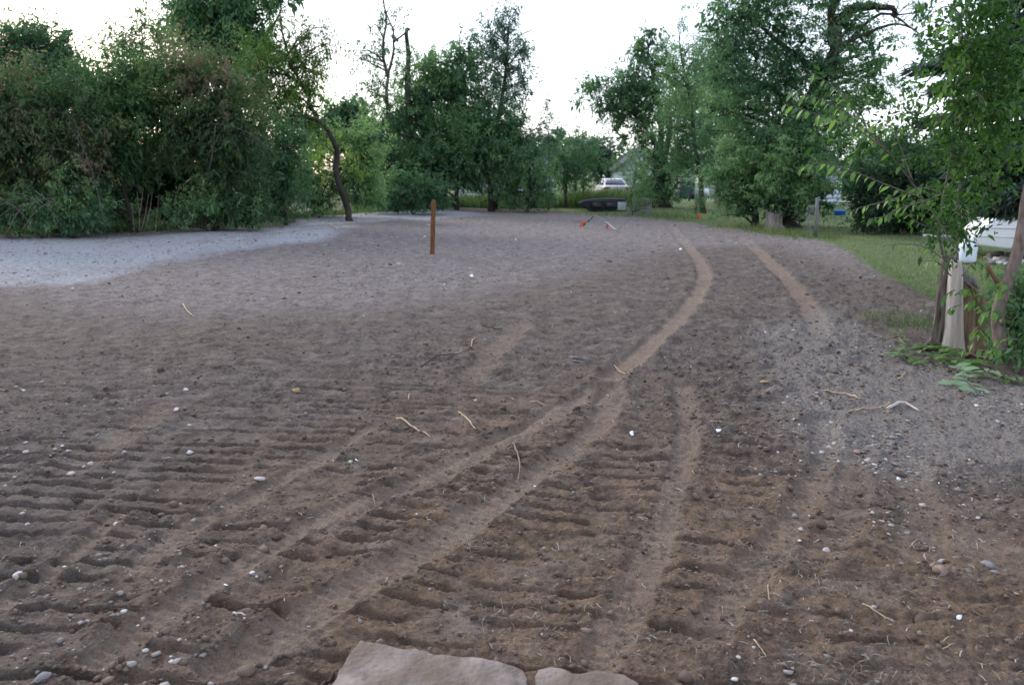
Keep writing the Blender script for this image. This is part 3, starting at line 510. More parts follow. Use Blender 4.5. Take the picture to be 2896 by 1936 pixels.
blades('verge_weeds', 9000, s_edge, lambda x, y, r: .12+.35*vnoise(x*1.3, y*.6)**2, .03, 'weed', 73, 'weeds along the foot of the left shrubs')
def s_stump(rng, N):
    c = [gnd(2180, 655), gnd(2300, 672), gnd(2240, 660), gnd(1800, 612), gnd(2600, 915), gnd(2100, 645), gnd(1900, 615)]; i = rng.integers(0, len(c), N); q = np.array(c)[i]+rng.normal(size=(N, 2))*.001
    s = np.array([.5, .45, .5, 1., .35, .5, .8])[i]; q = q+rng.normal(size=(N, 2))*s[:, None]; return q[:, 0], q[:, 1]
blades('stump_grass', 3000, s_stump, lambda x, y, r: .03+.008*y, .012, 'weed', 74, 'tufts of grass round the stumps')
# ------------------------------------------------------------------ stones, clods, litter on the field
_t = (1+5**.5)/2
ICO_V = unit(np.array([(-1,_t,0),(1,_t,0),(-1,-_t,0),(1,-_t,0),(0,-1,_t),(0,1,_t),(0,-1,-_t),(0,1,-_t),(_t,0,-1),(_t,0,1),(-_t,0,-1),(-_t,0,1)], float))
ICO_F = np.array([(0,11,5),(0,5,1),(0,1,7),(0,7,10),(0,10,11),(1,5,9),(5,11,4),(11,10,2),(10,7,6),(7,1,8),(3,9,4),(3,4,2),(3,2,6),(3,6,8),(3,8,9),(4,9,5),(2,4,11),(6,2,10),(8,6,7),(9,8,1)])
def lumps(name, x, y, size, flat, kind, seed, label, tint=(.5, .22)):
    rng = np.random.default_rng(seed); n = len(x); z = hgts(x, y)
    R = size[:, None, None]*(1+.28*rng.normal(size=(n, 12, 1))).clip(.5, 1.5); a = rng.uniform(0, 2*PI, n); sx = rng.uniform(.8, 1.5, (n, 1))
    U = ICO_V[None]*R; X = U[:, :, 0]*sx; Yy = U[:, :, 1]; c, s = np.cos(a)[:, None], np.sin(a)[:, None]
    V = np.stack([X*c-Yy*s+x[:, None], X*s+Yy*c+y[:, None], U[:, :, 2]*flat+z[:, None]+size[:, None]*flat*.35], -1).reshape(-1, 3)
    Fq = (ICO_F[None]+12*np.arange(n)[:, None, None]).reshape(-1, 3); T = np.repeat(np.clip(tint[0]+tint[1]*rng.normal(size=n), 0, 1), 12)
    return tag(obj(name, mesh_data(name, V, Fq, leafmat(kind), False, {'tint': T})), label, None, None, 'stuff')
def s_view(rng, N, r0=2.0, r1=22., a=.68):
    t = rng.uniform(-a, a, N); r = r0*np.exp(rng.random(N)**.9*math.log(r1/r0)); return r*np.sin(t), r*np.cos(t)
rg = np.random.default_rng(81); x, y = s_view(rg, 52000); z, g = relief(x, y)
p = (1-.75*sstep(5, 9, y))*(.16+.9*g['clody']+.35*g['berm']+.3*sstep(.5, .8, fbm(x*1.1, y*1.1+7, 2)))*(1-.85*g['smooth'])*(1-g['grass'])*(1-.7*g['pale']); k = rg.random(len(x)) < p
lumps('soil_clods', x[k], y[k], np.clip(rg.lognormal(-5.25, .5, k.sum()), .003, .020)*(1+.03*y[k]), .75, 'clod', 82, 'loose brown soil clods strewn over the field')
x, y = s_view(rg, 60000, 2., 30.); z, g = relief(x, y); right = sstep(.1, .5, x/y)*(y < 7); left = sstep(.25, .55, -x/y)*(y < 6)
p = (.02+.5*g['pale']+.6*g['grav']+.18*right+.12*left+.32*g['grey']*(y > 7))*(1-.7*g['smooth'])*(1-g['grass'])*sstep(.40, .60, fbm(x*1.4+3, y*1.1, 3))*1.2; k = rg.random(len(x)) < p
lumps('gravel', x[k], y[k], np.clip(rg.lognormal(-5.35, .45, k.sum()), .003, .020)*(1+.07*y[k]), .6, 'pebble', 83, 'scattered grey and pinkish gravel')
def straws(name, x, y, L, w, kind, seed, label, up=.15):
    rng = np.random.default_rng(seed); n = len(x); z = hgts(x, y)+.004; a = rng.uniform(0, 2*PI, n); L = L*rng.uniform(.4, 1.5, n); b = rng.normal(size=n)*.5
    e = np.abs(rng.normal(size=n))*up; P0 = np.stack([x, y, z], 1); D = np.stack([np.cos(a), np.sin(a), e], 1)*L[:, None]*.5; D2 = np.stack([np.cos(a+b), np.sin(a+b), e*.3], 1)*L[:, None]*.5
    w = np.broadcast_to(w, (n,))[:, None]; S = np.stack([-np.sin(a), np.cos(a), 0*a], 1)*w*.5; P1 = P0+D; P2 = P1+D2; U = np.array([[0, 0, .6]])*w
    V = np.stack([P0-S, P0+S, P1+S*.9, P1-S*.9, P2+S*.3, P2-S*.3, P1+U, P0+U], 1).reshape(-1, 3)
    b_ = 8*np.arange(n)[:, None]; Fq = np.concatenate([b_+[0, 1, 2, 3], b_+[3, 2, 4, 5], b_+[0, 3, 6, 7]]); T = np.repeat(np.clip(.5+.25*rng.normal(size=n), 0, 1), 8)
    return tag(obj(name, mesh_data(name, V, Fq, leafmat(kind), False, {'tint': T})), label, None, None, 'stuff')
x, y = s_view(rg, 14000, 2., 24.); z, g = relief(x, y); k = (g['grass'] < .3) & (rg.random(len(x)) < .14+.22*(x/y > .1)*(y < 8)+.2*g['grey']); x, y = x[k], y[k]
straws('straw_litter', x, y, .020+.003*y, .0018+.0007*y, 'straw', 84, 'short bits of pale straw and root scattered on the soil', .35)
TU = [(2560,890,.25),(2500,905,.2),(1360,1520,.07),(1540,1740,.12),(2330,1630,.13),(2330,1900,.14),(2560,905,.3),(2190,1560,.07),(2230,990,.2),(2850,1330,.2),(2340,1050,.25)]
X = []; Yv = []
for px, py, s in TU:
    g_ = gnd(px, py); m = 110; X.append(g_[0]+rg.normal(size=m)*s); Yv.append(g_[1]+rg.normal(size=m)*s*.8)
straws('dry_grass_tufts', np.concatenate(X), np.concatenate(Yv), .045, .0018, 'straw', 85, 'matted tufts of dead pale grass', .5)
# individual stones
def stone_mesh(seed):
    rng = np.random.default_rng(seed); V = []; idx = {}
    # subdivide icosahedron once
    V = [v for v in ICO_V]; Fc = []
    def mid(a, b):
        k_ = (min(a, b), max(a, b))
        if k_ not in idx: idx[k_] = len(V); V.append(unit(V[a]+V[b]))
        return idx[k_]
    for a, b, c in ICO_F:
        x_, y_, z_ = mid(a, b), mid(b, c), mid(c, a); Fc += [(a, x_, z_), (b, y_, x_), (c, z_, y_), (x_, y_, z_)]
    V = np.array(V); pl = unit(rng.normal(size=(11, 3))); s = np.ones(len(V))
    for q in pl: s = np.minimum(s, .70/np.maximum(V@q, .01)*1.0)
    V = V*np.minimum(s, 1)[:, None]*(1+.09*rng.normal(size=(len(V), 1)))*np.array([1.25, .9, .65]); return V, np.array(Fc)
M_stones = {k_: mat(k_, c, .85, .2, 25, bump=.4, bscale=60) for k_, c in {'pale_stone': (.42, .39, .38), 'pink_stone': (.26, .18, .155), 'grey_stone': (.20, .195, .20), 'white_stone': (.60, .60, .62), 'soil_clod': (.100, .072, .056), 'buff_stone': (.38, .27, .14)}.items()}
SM = {}
def stone(px, py, wpx, m, label, group=None, name='stone', cat='stone', hf=1.0, seed=None):
    g_ = gnd(px, py); d = math.hypot(g_[1], EYE); s = wpx/F*d/2/1.15; sd = (int(px)*7+int(py)) % 6 if seed is None else seed
    key = (m, sd)
    if key not in SM: V_, F_ = stone_mesh(100+sd); SM[key] = mesh_data('stone', V_, F_, M_stones[m], m == 'x')
    o = obj(name, SM[key], None, (g_[0], g_[1], hgt(*g_)+s*.22*hf), (rg.uniform(-.2, .2), rg.uniform(-.2, .2), rg.uniform(0, 6))); o.scale = (s, s, s*hf); return tag(o, label, cat, group)
stone(500, 1157, 20, 'white_stone', 'white stone alone on the dark soil left of centre')
stone(526, 1101, 18, 'white_stone', 'whitish stone farther back, above the lone white stone')
stone(50, 1618, 26, 'white_stone', 'white stone at the left edge, lower of the left stones')
stone(200, 1327, 30, 'pale_stone', 'largest of the pale pebbles clustered at the left edge')
stone(255, 1297, 22, 'pale_stone', 'pale roundish pebble right above the largest left pebble')
for q in [(193,1268),(155,1267),(75,1278),(40,1340),(236,1300),(294,1313),(320,1327),(350,1271),(12,1360),(225,1387),(75,1465),(63,1440),(325,1468)]:
    stone(*q, rg.uniform(13, 20), 'pale_stone', 'small pale pebble in the cluster near the left edge', 'pale pebbles near the left edge')
stone(500, 1298, 20, 'pink_stone', 'pinkish stone lying right of the left pebble cluster')
stone(220, 1388, 24, 'pink_stone', 'pink-brown stone below the left pebble cluster')
stone(735, 1353, 40, 'pale_stone', 'flat broken pale chip with a dark side, left of centre', hf=.6)
stone(455, 1427, 22, 'pink_stone', 'flat pinkish stone between two tread bars at left', hf=.7)
stone(120, 1915, 50, 'grey_stone', 'bluish grey flat stone at the bottom left corner', hf=.6)
stone(1345, 1122, 10, 'white_stone', 'tiny white stone above the forked tan twig')
stone(2660, 1610, 46, 'pink_stone', 'pinkish rock, largest of the rocks at lower right', hf=1.3)
stone(2640, 1593, 24, 'pink_stone', 'smaller rock touching the back of the largest pinkish rock', hf=1.2)
stone(2795, 1590, 38, 'grey_stone', 'grey angular rock right of the largest pinkish rock', hf=1.1)
stone(2665, 1567, 26, 'pale_stone', 'pale rock behind the largest pinkish rock')
stone(2515, 1590, 18, 'pink_stone', 'small pink stone left of the rock row at lower right')
for q in [(2552,1582),(2600,1580),(2700,1597),(2740,1605),(2815,1612),(2845,1600)]:
    stone(*q, rg.uniform(14, 22), 'grey_stone', 'small grey rock in the row of rocks at lower right', 'small rocks in the lower right row')
stone(2340, 1532, 34, 'pale_stone', 'flat pale elongated stone right of the dry tuft', hf=.6)
stone(2262, 1522, 14, 'white_stone', 'small white stone left of the flat elongated stone')
stone(2160, 1083, 26, 'buff_stone', 'yellow-buff flat stone on the right-hand tracks', hf=.7)
stone(2266, 1485, 20, 'pale_stone', 'pale stone beside the brown clod on the right')
stone(2457, 1288, 30, 'pale_stone', 'flat pale stone at the near edge of the gravel patch', hf=.7)
stone(2425, 1270, 26, 'pink_stone', 'pinkish oval stone at the near edge of the gravel patch', hf=.7)
stone(2325, 1262, 22, 'pale_stone', 'pale pebble, nearest of the chain of three')
stone(2345, 1250, 20, 'pale_stone', 'pale pebble, middle of the chain of three')
stone(2360, 1240, 20, 'pale_stone', 'pale pebble, farthest of the chain of three')
for i in range(46):
    px, py = rg.uniform(2180, 2880), rg.uniform(1090, 1330); kk = ['pale_stone', 'pink_stone', 'grey_stone'][i % 3]
    stone(px, py, rg.uniform(10, 19), kk, kk.split('_')[0]+' stone in the %s of the right-hand gravel patch' % ('back half' if py < 1200 else 'front half'), kk.split('_')[0]+' stones of the right gravel patch', hf=.7)
for i in range(26):
    px, py = rg.uniform(1950, 2880), rg.uniform(1380, 1920)
    kk = ['pink_stone', 'grey_stone', 'pale_stone'][i % 3]; stone(px, py, rg.uniform(9, 17), kk, 'small %s stone strewn on the lower right soil' % kk.split('_')[0], 'small %s stones on the lower right soil' % kk.split('_')[0], hf=.7)
stone(2610, 1742, 60, 'soil_clod', 'large round brown clod at lower right', cat='clod', name='clod')
stone(2318, 1480, 46, 'soil_clod', 'brown clod behind the dry tuft, right of centre', cat='clod', name='clod')
stone(2545, 1322, 44, 'soil_clod', 'reddish brown clod at the edge of the gravel patch', cat='clod', name='clod')
stone(2418, 878, 26, 'soil_clod', 'dark brown clod above the right-hand gravel', cat='clod', name='clod')
stone(846, 824, 16, 'soil_clod', 'single small dark clod on the grey soil at left', cat='clod', name='clod')
stone(838, 1103, 26, 'buff_stone', 'tan clump standing on the dark soil left of centre', cat='clod', name='clod', hf=1.3)
for i in range(80):
    px, py = rg.uniform(1850, 2600), rg.uniform(800, 1240)
    if inpoly(np.array([px]), np.array([py]), [(2150,760),(2400,790),(2600,900),(2560,1000),(2100,1240),(1860,1200),(1900,1000)])[0]:
        stone(px, py, rg.uniform(9, 18), 'soil_clod', 'brown clod in the rough soil '+('just left of the big stump' if px > 2380 else 'on the far right track' if px > 2150 and py < 1000 else 'below the end of the right track' if py >= 1000 else 'between the two far tracks'), 'clods in the rough right soil', cat='clod', name='clod')
for i in range(40):
    px, py = rg.uniform(1300, 2200), rg.uniform(1250, 1800)
    stone(px, py, rg.uniform(7, 15), 'soil_clod', 'brown clod on the '+('nearest' if py > 1530 else 'middle')+' tread-marked soil '+('right of centre' if px > 1750 else 'at the centre'), 'clods on the near tread-marked soil', cat='clod', name='clod', hf=.9)
# twigs
M_tan = mat('tan_twig', (.42, .31, .20), .8, .25, 30); M_dkt = mat('dark_twig', (.055, .042, .036), .85, .25, 30)
def twig(pts, wpx, m, label, group=None, lift=.012, forks=()):
    G = [gnd(*q) for q in pts]; c = np.mean(G, axis=0); zc = hgt(*c); d = math.hypot(c[1], EYE); r = wpx/F*d/2; mb = MB()
    for Pp, rr_ in [(pts, r)]+[(f, r*.6) for f in forks]:
        g_ = smooth_path([gnd(*q) for q in Pp], 4); zz = hgts(g_[:, 0], g_[:, 1]); n = len(g_)
        zz = np.maximum(np.convolve(np.pad(zz, 2, 'edge'), np.ones(5)/5, 'valid'), zz)+r+lift*np.sin(np.linspace(0, PI, n))*.6
        P = np.stack([g_[:, 0], g_[:, 1], zz], 1)-[c[0], c[1], zc]; mb.tube(P, rr_*np.linspace(1, .55, n), 5)
    o = mb.build('twig', m, None, True, loc=(c[0], c[1], zc)); return tag(o, label, 'twig', group)
twig([(1122,1172),(1150,1192),(1190,1215),(1216,1233)], 6, M_tan, 'long pale tan twig lying on the dark soil left of centre')
twig([(1297,1156),(1315,1172),(1332,1200),(1345,1212)], 5, M_tan, 'forked tan twig right of the long pale twig', forks=[[(1310,1166),(1302,1170)]])
twig([(1343,946),(1336,962),(1331,986)], 4, M_tan, 'short upright tan twig left of the pale streak')
twig([(1738,1022),(1760,1038),(1780,1054)], 4, M_tan, 'short tan twig lying on the main track')
twig([(2332,1107),(2370,1112),(2410,1122),(2432,1134)], 6, M_tan, 'curved tan twig below the cut leafy branch')
twig([(1450,1244),(1466,1285),(1470,1320),(1462,1350)], 6, mat('grey_twig', (.17, .14, .125), .8, .2, 30), 'curved grey-brown twig at the centre of the tracks')
twig([(1362,894),(1370,908),(1400,922),(1420,918)], 5, M_dkt, 'thin dark wire-like twig beyond the pale streak')
twig([(1190,1034),(1230,1014),(1290,1005),(1330,985)], 4, M_dkt, 'thin dark root curving left from the upright tan twig')
twig([(2520,1100),(2550,1106)], 5, M_tan, 'short yellow twig right of the curved tan twig')
twig([(2400,1160),(2440,1158),(2500,1148),(2525,1140)], 5, M_tan, 'straight tan twig between curved twig and gravel patch')
twig([(2510,1155),(2550,1143),(2570,1147),(2600,1160)], 10, M_stones['pale_stone'], 'thick pale stick on top of the right gravel patch')
twig([(518,860),(530,880),(548,900)], 4, M_tan, 'tan twig lying on the grey soil at left')
twig([(2440,1700),(2480,1728),(2530,1757)], 4, M_tan, 'pale twig left of the large round clod')
twig([(2132,1805),(2150,1825),(2168,1842)], 4, M_tan, 'pale twig near the bottom, right of the slabs')
twig([(2175,1700),(2172,1650),(2176,1640)], 3, M_tan, 'thin upright straw-coloured stem near the bottom')
twig([(660,1730),(680,1750),(695,1755)], 7, M_stones['pale_stone'], 'pale curled strip of bark at lower left')
twig([(905,1936),(930,1905),(945,1893)], 12, M_dkt, 'dark stick beside the left end of the stone slab')
twig([(1500,1130),(1520,1133),(1540,1138)], 4, M_tan, 'short tan twig just left of the main track')
twig([(1420,1465),(1470,1500),(1510,1535)], 3, M_dkt, 'thin dark twig lying on the near tracks')
twig([(1610,1004),(1640,1010),(1672,1010)], 7, M_stones['grey_stone'], 'grey weathered splinters beside the main track', forks=[[(1612,1010),(1645,1000),(1660,1008)], [(1620,1012),(1650,1018),(1668,1014)]])
for i in range(22):
    px, py = rg.uniform(1000, 2700), rg.uniform(1050, 1880); a = rg.uniform(-1.4, 1.4); L_ = rg.uniform(18, 48)
    twig([(px, py), (px+L_*.5*math.cos(a)+rg.normal()*3, py+L_*.4*math.sin(a)), (px+L_*math.cos(a), py+L_*.8*math.sin(a))], rg.uniform(2.2, 3.6), M_tan if i % 3 else M_dkt, ('tan' if i % 3 else 'dark')+' short bit of twig on the '+('near' if py > 1450 else 'farther')+' soil '+('at right' if px > 1900 else 'at centre'), 'short twig bits on the tracked soil')
# small leaves and paper scraps
def scrap(px, py, wpx, m, label, cat, name, group=None):
    g_ = gnd(px, py); d = math.hypot(g_[1], EYE); s = wpx/F*d; z = hgt(*g_)
    V_ = np.array([(-.5, 0, 0), (-.15, .26, .06), (.2, .24, .1), (.5, .02, .22), (.2, -.22, .05), (-.2, -.26, .02), (0, 0, -.03)])*s
    V_ = np.vstack([V_, V_+[0, 0, .02*s]]); F_ = [(6, i, (i+1) % 6) for i in range(6)]+[(13, 7+(i+1) % 6, 7+i) for i in range(6)]+[(i, 7+i, 7+(i+1) % 6) for i in range(6)]+[(i, 7+(i+1) % 6, (i+1) % 6) for i in range(6)]
    o = obj(name, mesh_data(name, V_, np.array(F_), m), None, (g_[0], g_[1], z+.16*s), (rg.uniform(.2, .7), 0, rg.uniform(0, 6))); return tag(o, label, cat, group)
M_gl = mat('green_leaf', (.20, .34, .18), .5, .2, 20); M_ppr = mat('paper', (.75, .77, .85), .7, .05, 20)
scrap(990, 1293, 24, M_gl, 'fallen green leaf on the soil left of the main track', 'leaf', 'fallen_leaf')
scrap(2712, 1740, 24, M_ppr, 'small bluish white paper scrap at lower right', 'paper scrap', 'paper_scrap')
scrap(352, 1440, 18, M_gl, 'pale green leaf scrap among the left tread bars', 'leaf', 'fallen_leaf')
scrap(640, 1668, 14, M_ppr, 'tiny white scrap at lower left', 'paper scrap', 'paper_scrap')
scrap(702, 1487, 22, M_gl, 'pale yellowish leaf left of the near track', 'leaf', 'fallen_leaf')
scrap(1008, 1290, 14, M_ppr, 'white fleck beside the fallen green leaf', 'paper scrap', 'paper_scrap')
scrap(1786, 1222, 26, M_ppr, 'crumpled white scrap right of the main track', 'paper scrap', 'paper_scrap')
scrap(2030, 1216, 22, M_ppr, 'white scrap between the two right-hand tracks', 'paper scrap', 'paper_scrap')
scrap(1460, 682, 18, M_ppr, 'white fleck on the far soil right of the wooden stake', 'paper scrap', 'paper_scrap')
scrap(1333, 780, 20, M_ppr, 'white fleck on the grey soil below the wooden stake', 'paper scrap', 'paper_scrap')
scrap(1924, 708, 14, M_ppr, 'white fleck at the far bend of the main track', 'paper scrap', 'paper_scrap')
# ------------------------------------------------------------------ stone slabs at the viewer's feet
def slab_mat():
    m, n, b = new_mat('sandstone'); L = n.links.new; tc = n.nodes.new('ShaderNodeTexCoord')
    def nz(s, d=6):
        q = n.nodes.new('ShaderNodeTexNoise'); q.inputs['Scale'].default_value = s; q.inputs['Detail'].default_value = d; L(tc.outputs['Object'], q.inputs['Vector']); return q.outputs[0]
    r = n.nodes.new('ShaderNodeValToRGB'); r.color_ramp.elements[0].position = .3; r.color_ramp.elements[1].position = .7
    r.color_ramp.elements[0].color = (.100, .083, .075, 1); r.color_ramp.elements[1].color = (.235, .195, .175, 1); L(nz(9, 10), r.inputs[0])
    r2 = n.nodes.new('ShaderNodeValToRGB'); r2.color_ramp.elements[0].position = .56; r2.color_ramp.elements[1].position = .68; L(nz(3.5, 8), r2.inputs[0])
    mx = n.nodes.new('ShaderNodeMixRGB'); mm = n.nodes.new('ShaderNodeMath'); mm.operation = 'MULTIPLY'; mm.inputs[1].default_value = .55; L(r2.outputs[0], mm.inputs[0]); L(mm.outputs[0], mx.inputs[0])
    L(r.outputs[0], mx.inputs[1]); mx.inputs[2].default_value = (.42, .39, .38, 1); r3 = n.nodes.new('ShaderNodeValToRGB'); r3.color_ramp.elements[0].position = .42; r3.color_ramp.elements[1].position = .56; L(nz(5.5, 9), r3.inputs[0]); m3 = n.nodes.new('ShaderNodeMixRGB'); m4 = n.nodes.new('ShaderNodeMath'); m4.operation = 'MULTIPLY'; m4.inputs[1].default_value = .7; L(r3.outputs[0], m4.inputs[0]); L(m4.outputs[0], m3.inputs[0]); L(mx.outputs[0], m3.inputs[1]); m3.inputs[2].default_value = (.115, .085, .065, 1); L(m3.outputs[0], b.inputs['Base Color']); b.inputs['Roughness'].default_value = .85; b.inputs['Specular IOR Level'].default_value = .2
    bp = n.nodes.new('ShaderNodeBump'); bp.inputs['Strength'].default_value = 1.0; bp.inputs['Distance'].default_value = .012; L(nz(45, 10), bp.inputs['Height']); L(bp.outputs[0], b.inputs['Normal']); return m
M_slab = slab_mat()
def slab(pts, extra, label, seed):
    rng = np.random.default_rng(seed); top = [gnd(px, py, .023) for px, py in pts]+[np.array(e) for e in extra]; E = []
    for i in range(len(top)):
        a, b = top[i], top[(i+1) % len(top)]; n = max(1, int(np.linalg.norm(b-a)/.022))
        for j in range(n): E.append(a+(b-a)*j/n+rng.normal(size=2)*.004)
    E = np.array(E); c = E.mean(0); rings = []
    for k_, (s, z) in enumerate([(1.0, -.08), (1.003, .004), (1.0, .018), (.996, .023), (.985, .025)]+[(q_, .025) for q_ in np.linspace(.93, .05, 26)]):
        R = c+(E-c)*s; zz = z+(fbm(R[:, 0]*7+seed, R[:, 1]*7, 3)-.5)*.006*(k_ > 1)+(fbm(R[:, 0]*30+seed, R[:, 1]*30, 4)-.5)*.014*(k_ > 2); rings.append(np.stack([R[:, 0]-c[0], R[:, 1]-c[1], zz], 1))
    mb = MB(); mb.loft(rings); o = mb.build('stone_slab', M_slab, None, False, loc=(c[0], c[1], 0)); return tag(o, label, 'stone slab')
slab([(915,1980),(960,1895),(1000,1830),(1018,1811),(1075,1818),(1130,1828),(1230,1843),(1290,1854),(1400,1866),(1455,1880),(1480,1893),(1488,1915),(1510,1980)], [(.08, 1.7), (-.62, 1.7)], 'large pinkish sandstone slab at the bottom edge, left of the crack', 5)
slab([(1520,1980),(1512,1910),(1525,1893),(1560,1888),(1600,1896),(1640,1905),(1680,1893),(1760,1905),(1800,1925),(1850,1980)], [(.42, 1.7), (.12, 1.7)], 'smaller pinkish sandstone slab at the bottom edge, right of the crack', 6)
# ------------------------------------------------------------------ stake, flags, pipe
b = gnd(1222, 722); Ys = b[1]; root = empty('wooden_stake', (b[0], b[1], hgt(*b)), 'brown wooden survey stake standing upright in the bare soil', 'stake')
mb = MB(); hs = at(1228, 566, Ys)[2]-hgt(*b); dx = .055
def ring(cx, z, w, t, zl=0, zr=0): return [(cx-w, -t, z+zl), (cx+w, -t, z+zr), (cx+w, t, z+zr), (cx-w, t, z+zl)]
mb.loft([ring(0, -.15, .046, .018), ring(.028, hs*.5, .046, .018), ring(.050, hs-.10, .046, .018), ring(.056, hs-.035, .036, .018, 0, .02), ring(.060, hs-.004, .022, .014, .012, -.006)])
mb.build('stake', M_stake, root, bevel=.003)
mb = MB(); mb.loft([ring(.060, hs-.003, .021, .013, .012, -.006), ring(.061, hs+.003, .018, .011, .012, -.006)]); mb.build('cut_top', M_cutwood, root)
def flag(px, base_y, top_y, wpx, label, tilt=0.1, m=M_orange, fh=.55):
    b_ = gnd(px, base_y); Y_ = b_[1]; z0 = hgt(*b_); h = at(px, top_y, Y_)[2]-z0; w = wpx*Y_/F
    r_ = empty('marker_flag', (b_[0], Y_, z0), label, 'marker flag', 'orange survey flags'); 
    mb = MB(); mb.tube([(0, 0, -.05), (tilt*h*.5, 0, h*.5), (tilt*h, 0, h)], .006, 5); mb.build('wire_stem', M_wire, r_)
    P = []; n = 6
    for j in range(4):
        for i in range(n):
            u = i/(n-1)-.2; v = h*(1-fh*j/3); P.append((tilt*v+u*w, .03*math.sin(u*7+j*.5), v-.1*u*w))
    P = np.array(P); Q_ = [(j*n+i, j*n+i+1, (j+1)*n+i+1, (j+1)*n+i) for j in range(3) for i in range(n-1)]
    V_ = np.vstack([P, P+[0, .004, 0]]); k_ = len(P); F_ = Q_+[tuple(k_+i for i in q[::-1]) for q in Q_]; mb = MB(); mb.add(V_, F_); mb.build('flag', m, r_)
flag(1640, 643, 622, 7, 'orange flag on the dirt at the low end of the bent pipe', .35, fh=.9)
flag(1717, 646, 635, 6, 'small dull orange flag under the bent grey pipe', .1, fh=.7)
flag(1975, 622, 606, 8, 'nearest orange flag on the grass edge in front of the spiky shrub', -.1, fh=.75)
flag(2047, 610, 595, 7, 'small orange flag on the lawn right of the spiky shrub', .15, fh=.75)
flag(1983, 581, 561, 7, 'yellow-orange marker behind the spiky shrub', .1, m=mat('faded_orange', (.75, .33, .08), .6, .1, 6), fh=.85)
Yp = gnd(1700, 645)[1]; bp_ = gnd(1743, 654); r_ = empty('bent_pipe', (bp_[0], bp_[1], hgt(*bp_)), 'bent grey metal pipe propped up in a low peak on the bare soil', 'pipe')
o_ = np.array([bp_[0], bp_[1], hgt(*bp_)]); P = smooth_path([at(1680, 609, Yp), at(1715, 629, Yp-.1), at(1744, 652, bp_[1])], 5)-o_; mb = MB(); mb.tube(P, .016, 8); mb.build('pipe', M_steel, r_, True)
mb = MB()
for a, b2, ra in [((1680,609),(1671,620),.02),((1668,622),(1661,627),.028),((1658,629),(1652,636),.018),((1652,629),(1650,640),.022)]: mb.tube([at(*a, Yp)-o_, at(*b2, Yp)-o_], ra, 6)
mb.build('rusty_link', mat('rust', (.10, .06, .05), .8, .3, 20), r_)
mb = MB(); mb.tube([at(1716, 627, Yp-.06)-o_, at(1717, 648, Yp-.06)-o_], .012, 6); mb.build('prop', M_dkt, r_)
# ------------------------------------------------------------------ stumps
def stump(px, base_y, top_y, r_top, r_base, label, m_b, m_top, seed, lobes=7, lean=0.0):
    b_ = gnd(px, base_y); Y_ = b_[1]; z0 = hgt(*b_); h = at(px, top_y, Y_)[2]-z0; n = 44; rng = np.random.default_rng(seed); ph = rng.uniform(0, 6, 4); rings = []
    root_ = empty('tree_stump', (b_[0], Y_, z0), label, 'tree stump')
    for t in (-.1, 0, .06, .14, .25, .4, .6, .8, 1.0):
        R = []
        for i in range(n):
            a = 2*PI*i/n; fl = max(0, 1-max(t, 0)*2.2)**2; r = r_top+(r_base-r_top)*fl
            r *= 1+.22*fl*math.sin(a*lobes*.5+ph[0])+.05*math.sin(a*3+ph[1])+.035*math.sin(a*17+ph[2])+.02*math.sin(a*29+ph[3]*t)
            R.append((r*math.cos(a)+lean*t*h, r*math.sin(a), t*h+(.03*math.sin(a*2+ph[1]) if t == 1 else 0)))
        rings.append(R)
    mb = MB(); mb.loft(rings, cap=False); mb.build('bark', m_b, root_, True)
    top = [np.array(rings[-1])*[.9, .9, 1]+[0, 0, .0], np.array(rings[-1])*[.5, .5, 1]+[lean*h*.3, 0, .01]]; outer = np.array(rings[-1])
    mb = MB(); mb.loft([outer*[.995, .995, 1]+[0, 0, -.03], outer*[.97, .97, 1]+[0, 0, .004], top[1]]); mb.build('cut_face', m_top, root_, True); return root_
stump(1815, 606, 562, .40, .75, 'grey weathered stump behind the black camper shell end', M_weatherwood, M_weatherwood, 1)
stump(2187, 643, 600, .24, .36, 'short stump with pale orange flank under the low branches', mat('stump_bark_b', (.34, .29, .27), .9, .3, 8, bump=.8, bscale=20, stretch=(3, 3, .5)), M_weatherwood, 2)
# the big stump on the right, with saplings growing from it
bS = gnd(2725, 985); YS = bS[1]; zS = hgt(*bS); sroot = empty('tree_stump', (bS[0], YS, zS), 'large stump at right with pale split wood face and dark bark', 'tree stump')
oS = np.array([bS[0], YS, zS]); mpp = YS/F
def srings(prof, ycen, rad_y, seed, n=26, rough=.04):
    rng = np.random.default_rng(seed); ph = rng.uniform(0, 6, 5); rings = []
    for py, xl, xr, dy in prof:
        l = at(xl, py, YS)-oS; r = at(xr, py, YS)-oS; c = (l+r)/2; w = (r[0]-l[0])/2; R = []
        for i in range(n):
            a = 2*PI*i/n; q = 1+rough*math.sin(a*5+ph[0])+rough*.7*math.sin(a*11+ph[1]+py*.01)+rough*.4*math.sin(a*19+ph[2])
            R.append((c[0]+w*q*math.cos(a), ycen+dy+rad_y*q*math.sin(a), max(c[2], -.12)))
        rings.append(R)
    return rings
mb = MB(); mb.loft(srings([(1010,2600,2700,0),(985,2620,2690,0),(950,2640,2685,0),(880,2650,2683,0),(800,2660,2682,0),(740,2668,2682,0),(722,2672,2682,0)], .02, .055, 1, rough=.14)); mb.build('bark_strip', mat('furrowed_bark', (.19, .155, .135), .95, .5, 9, bump=1.0, bscale=26, stretch=(5, 5, .5)), sroot, True)
mb = MB(); mb.loft(srings([(1015,2628,2745,0),(990,2646,2730,0),(962,2658,2720,0),(925,2664,2717,0),(860,2667,2716,0),(790,2671,2714,0),(752,2675,2711,0),(736,2679,2705,.0)], -.03, .095, 2, rough=.06)); mb.build('split_face', M_palewood, sroot, True)
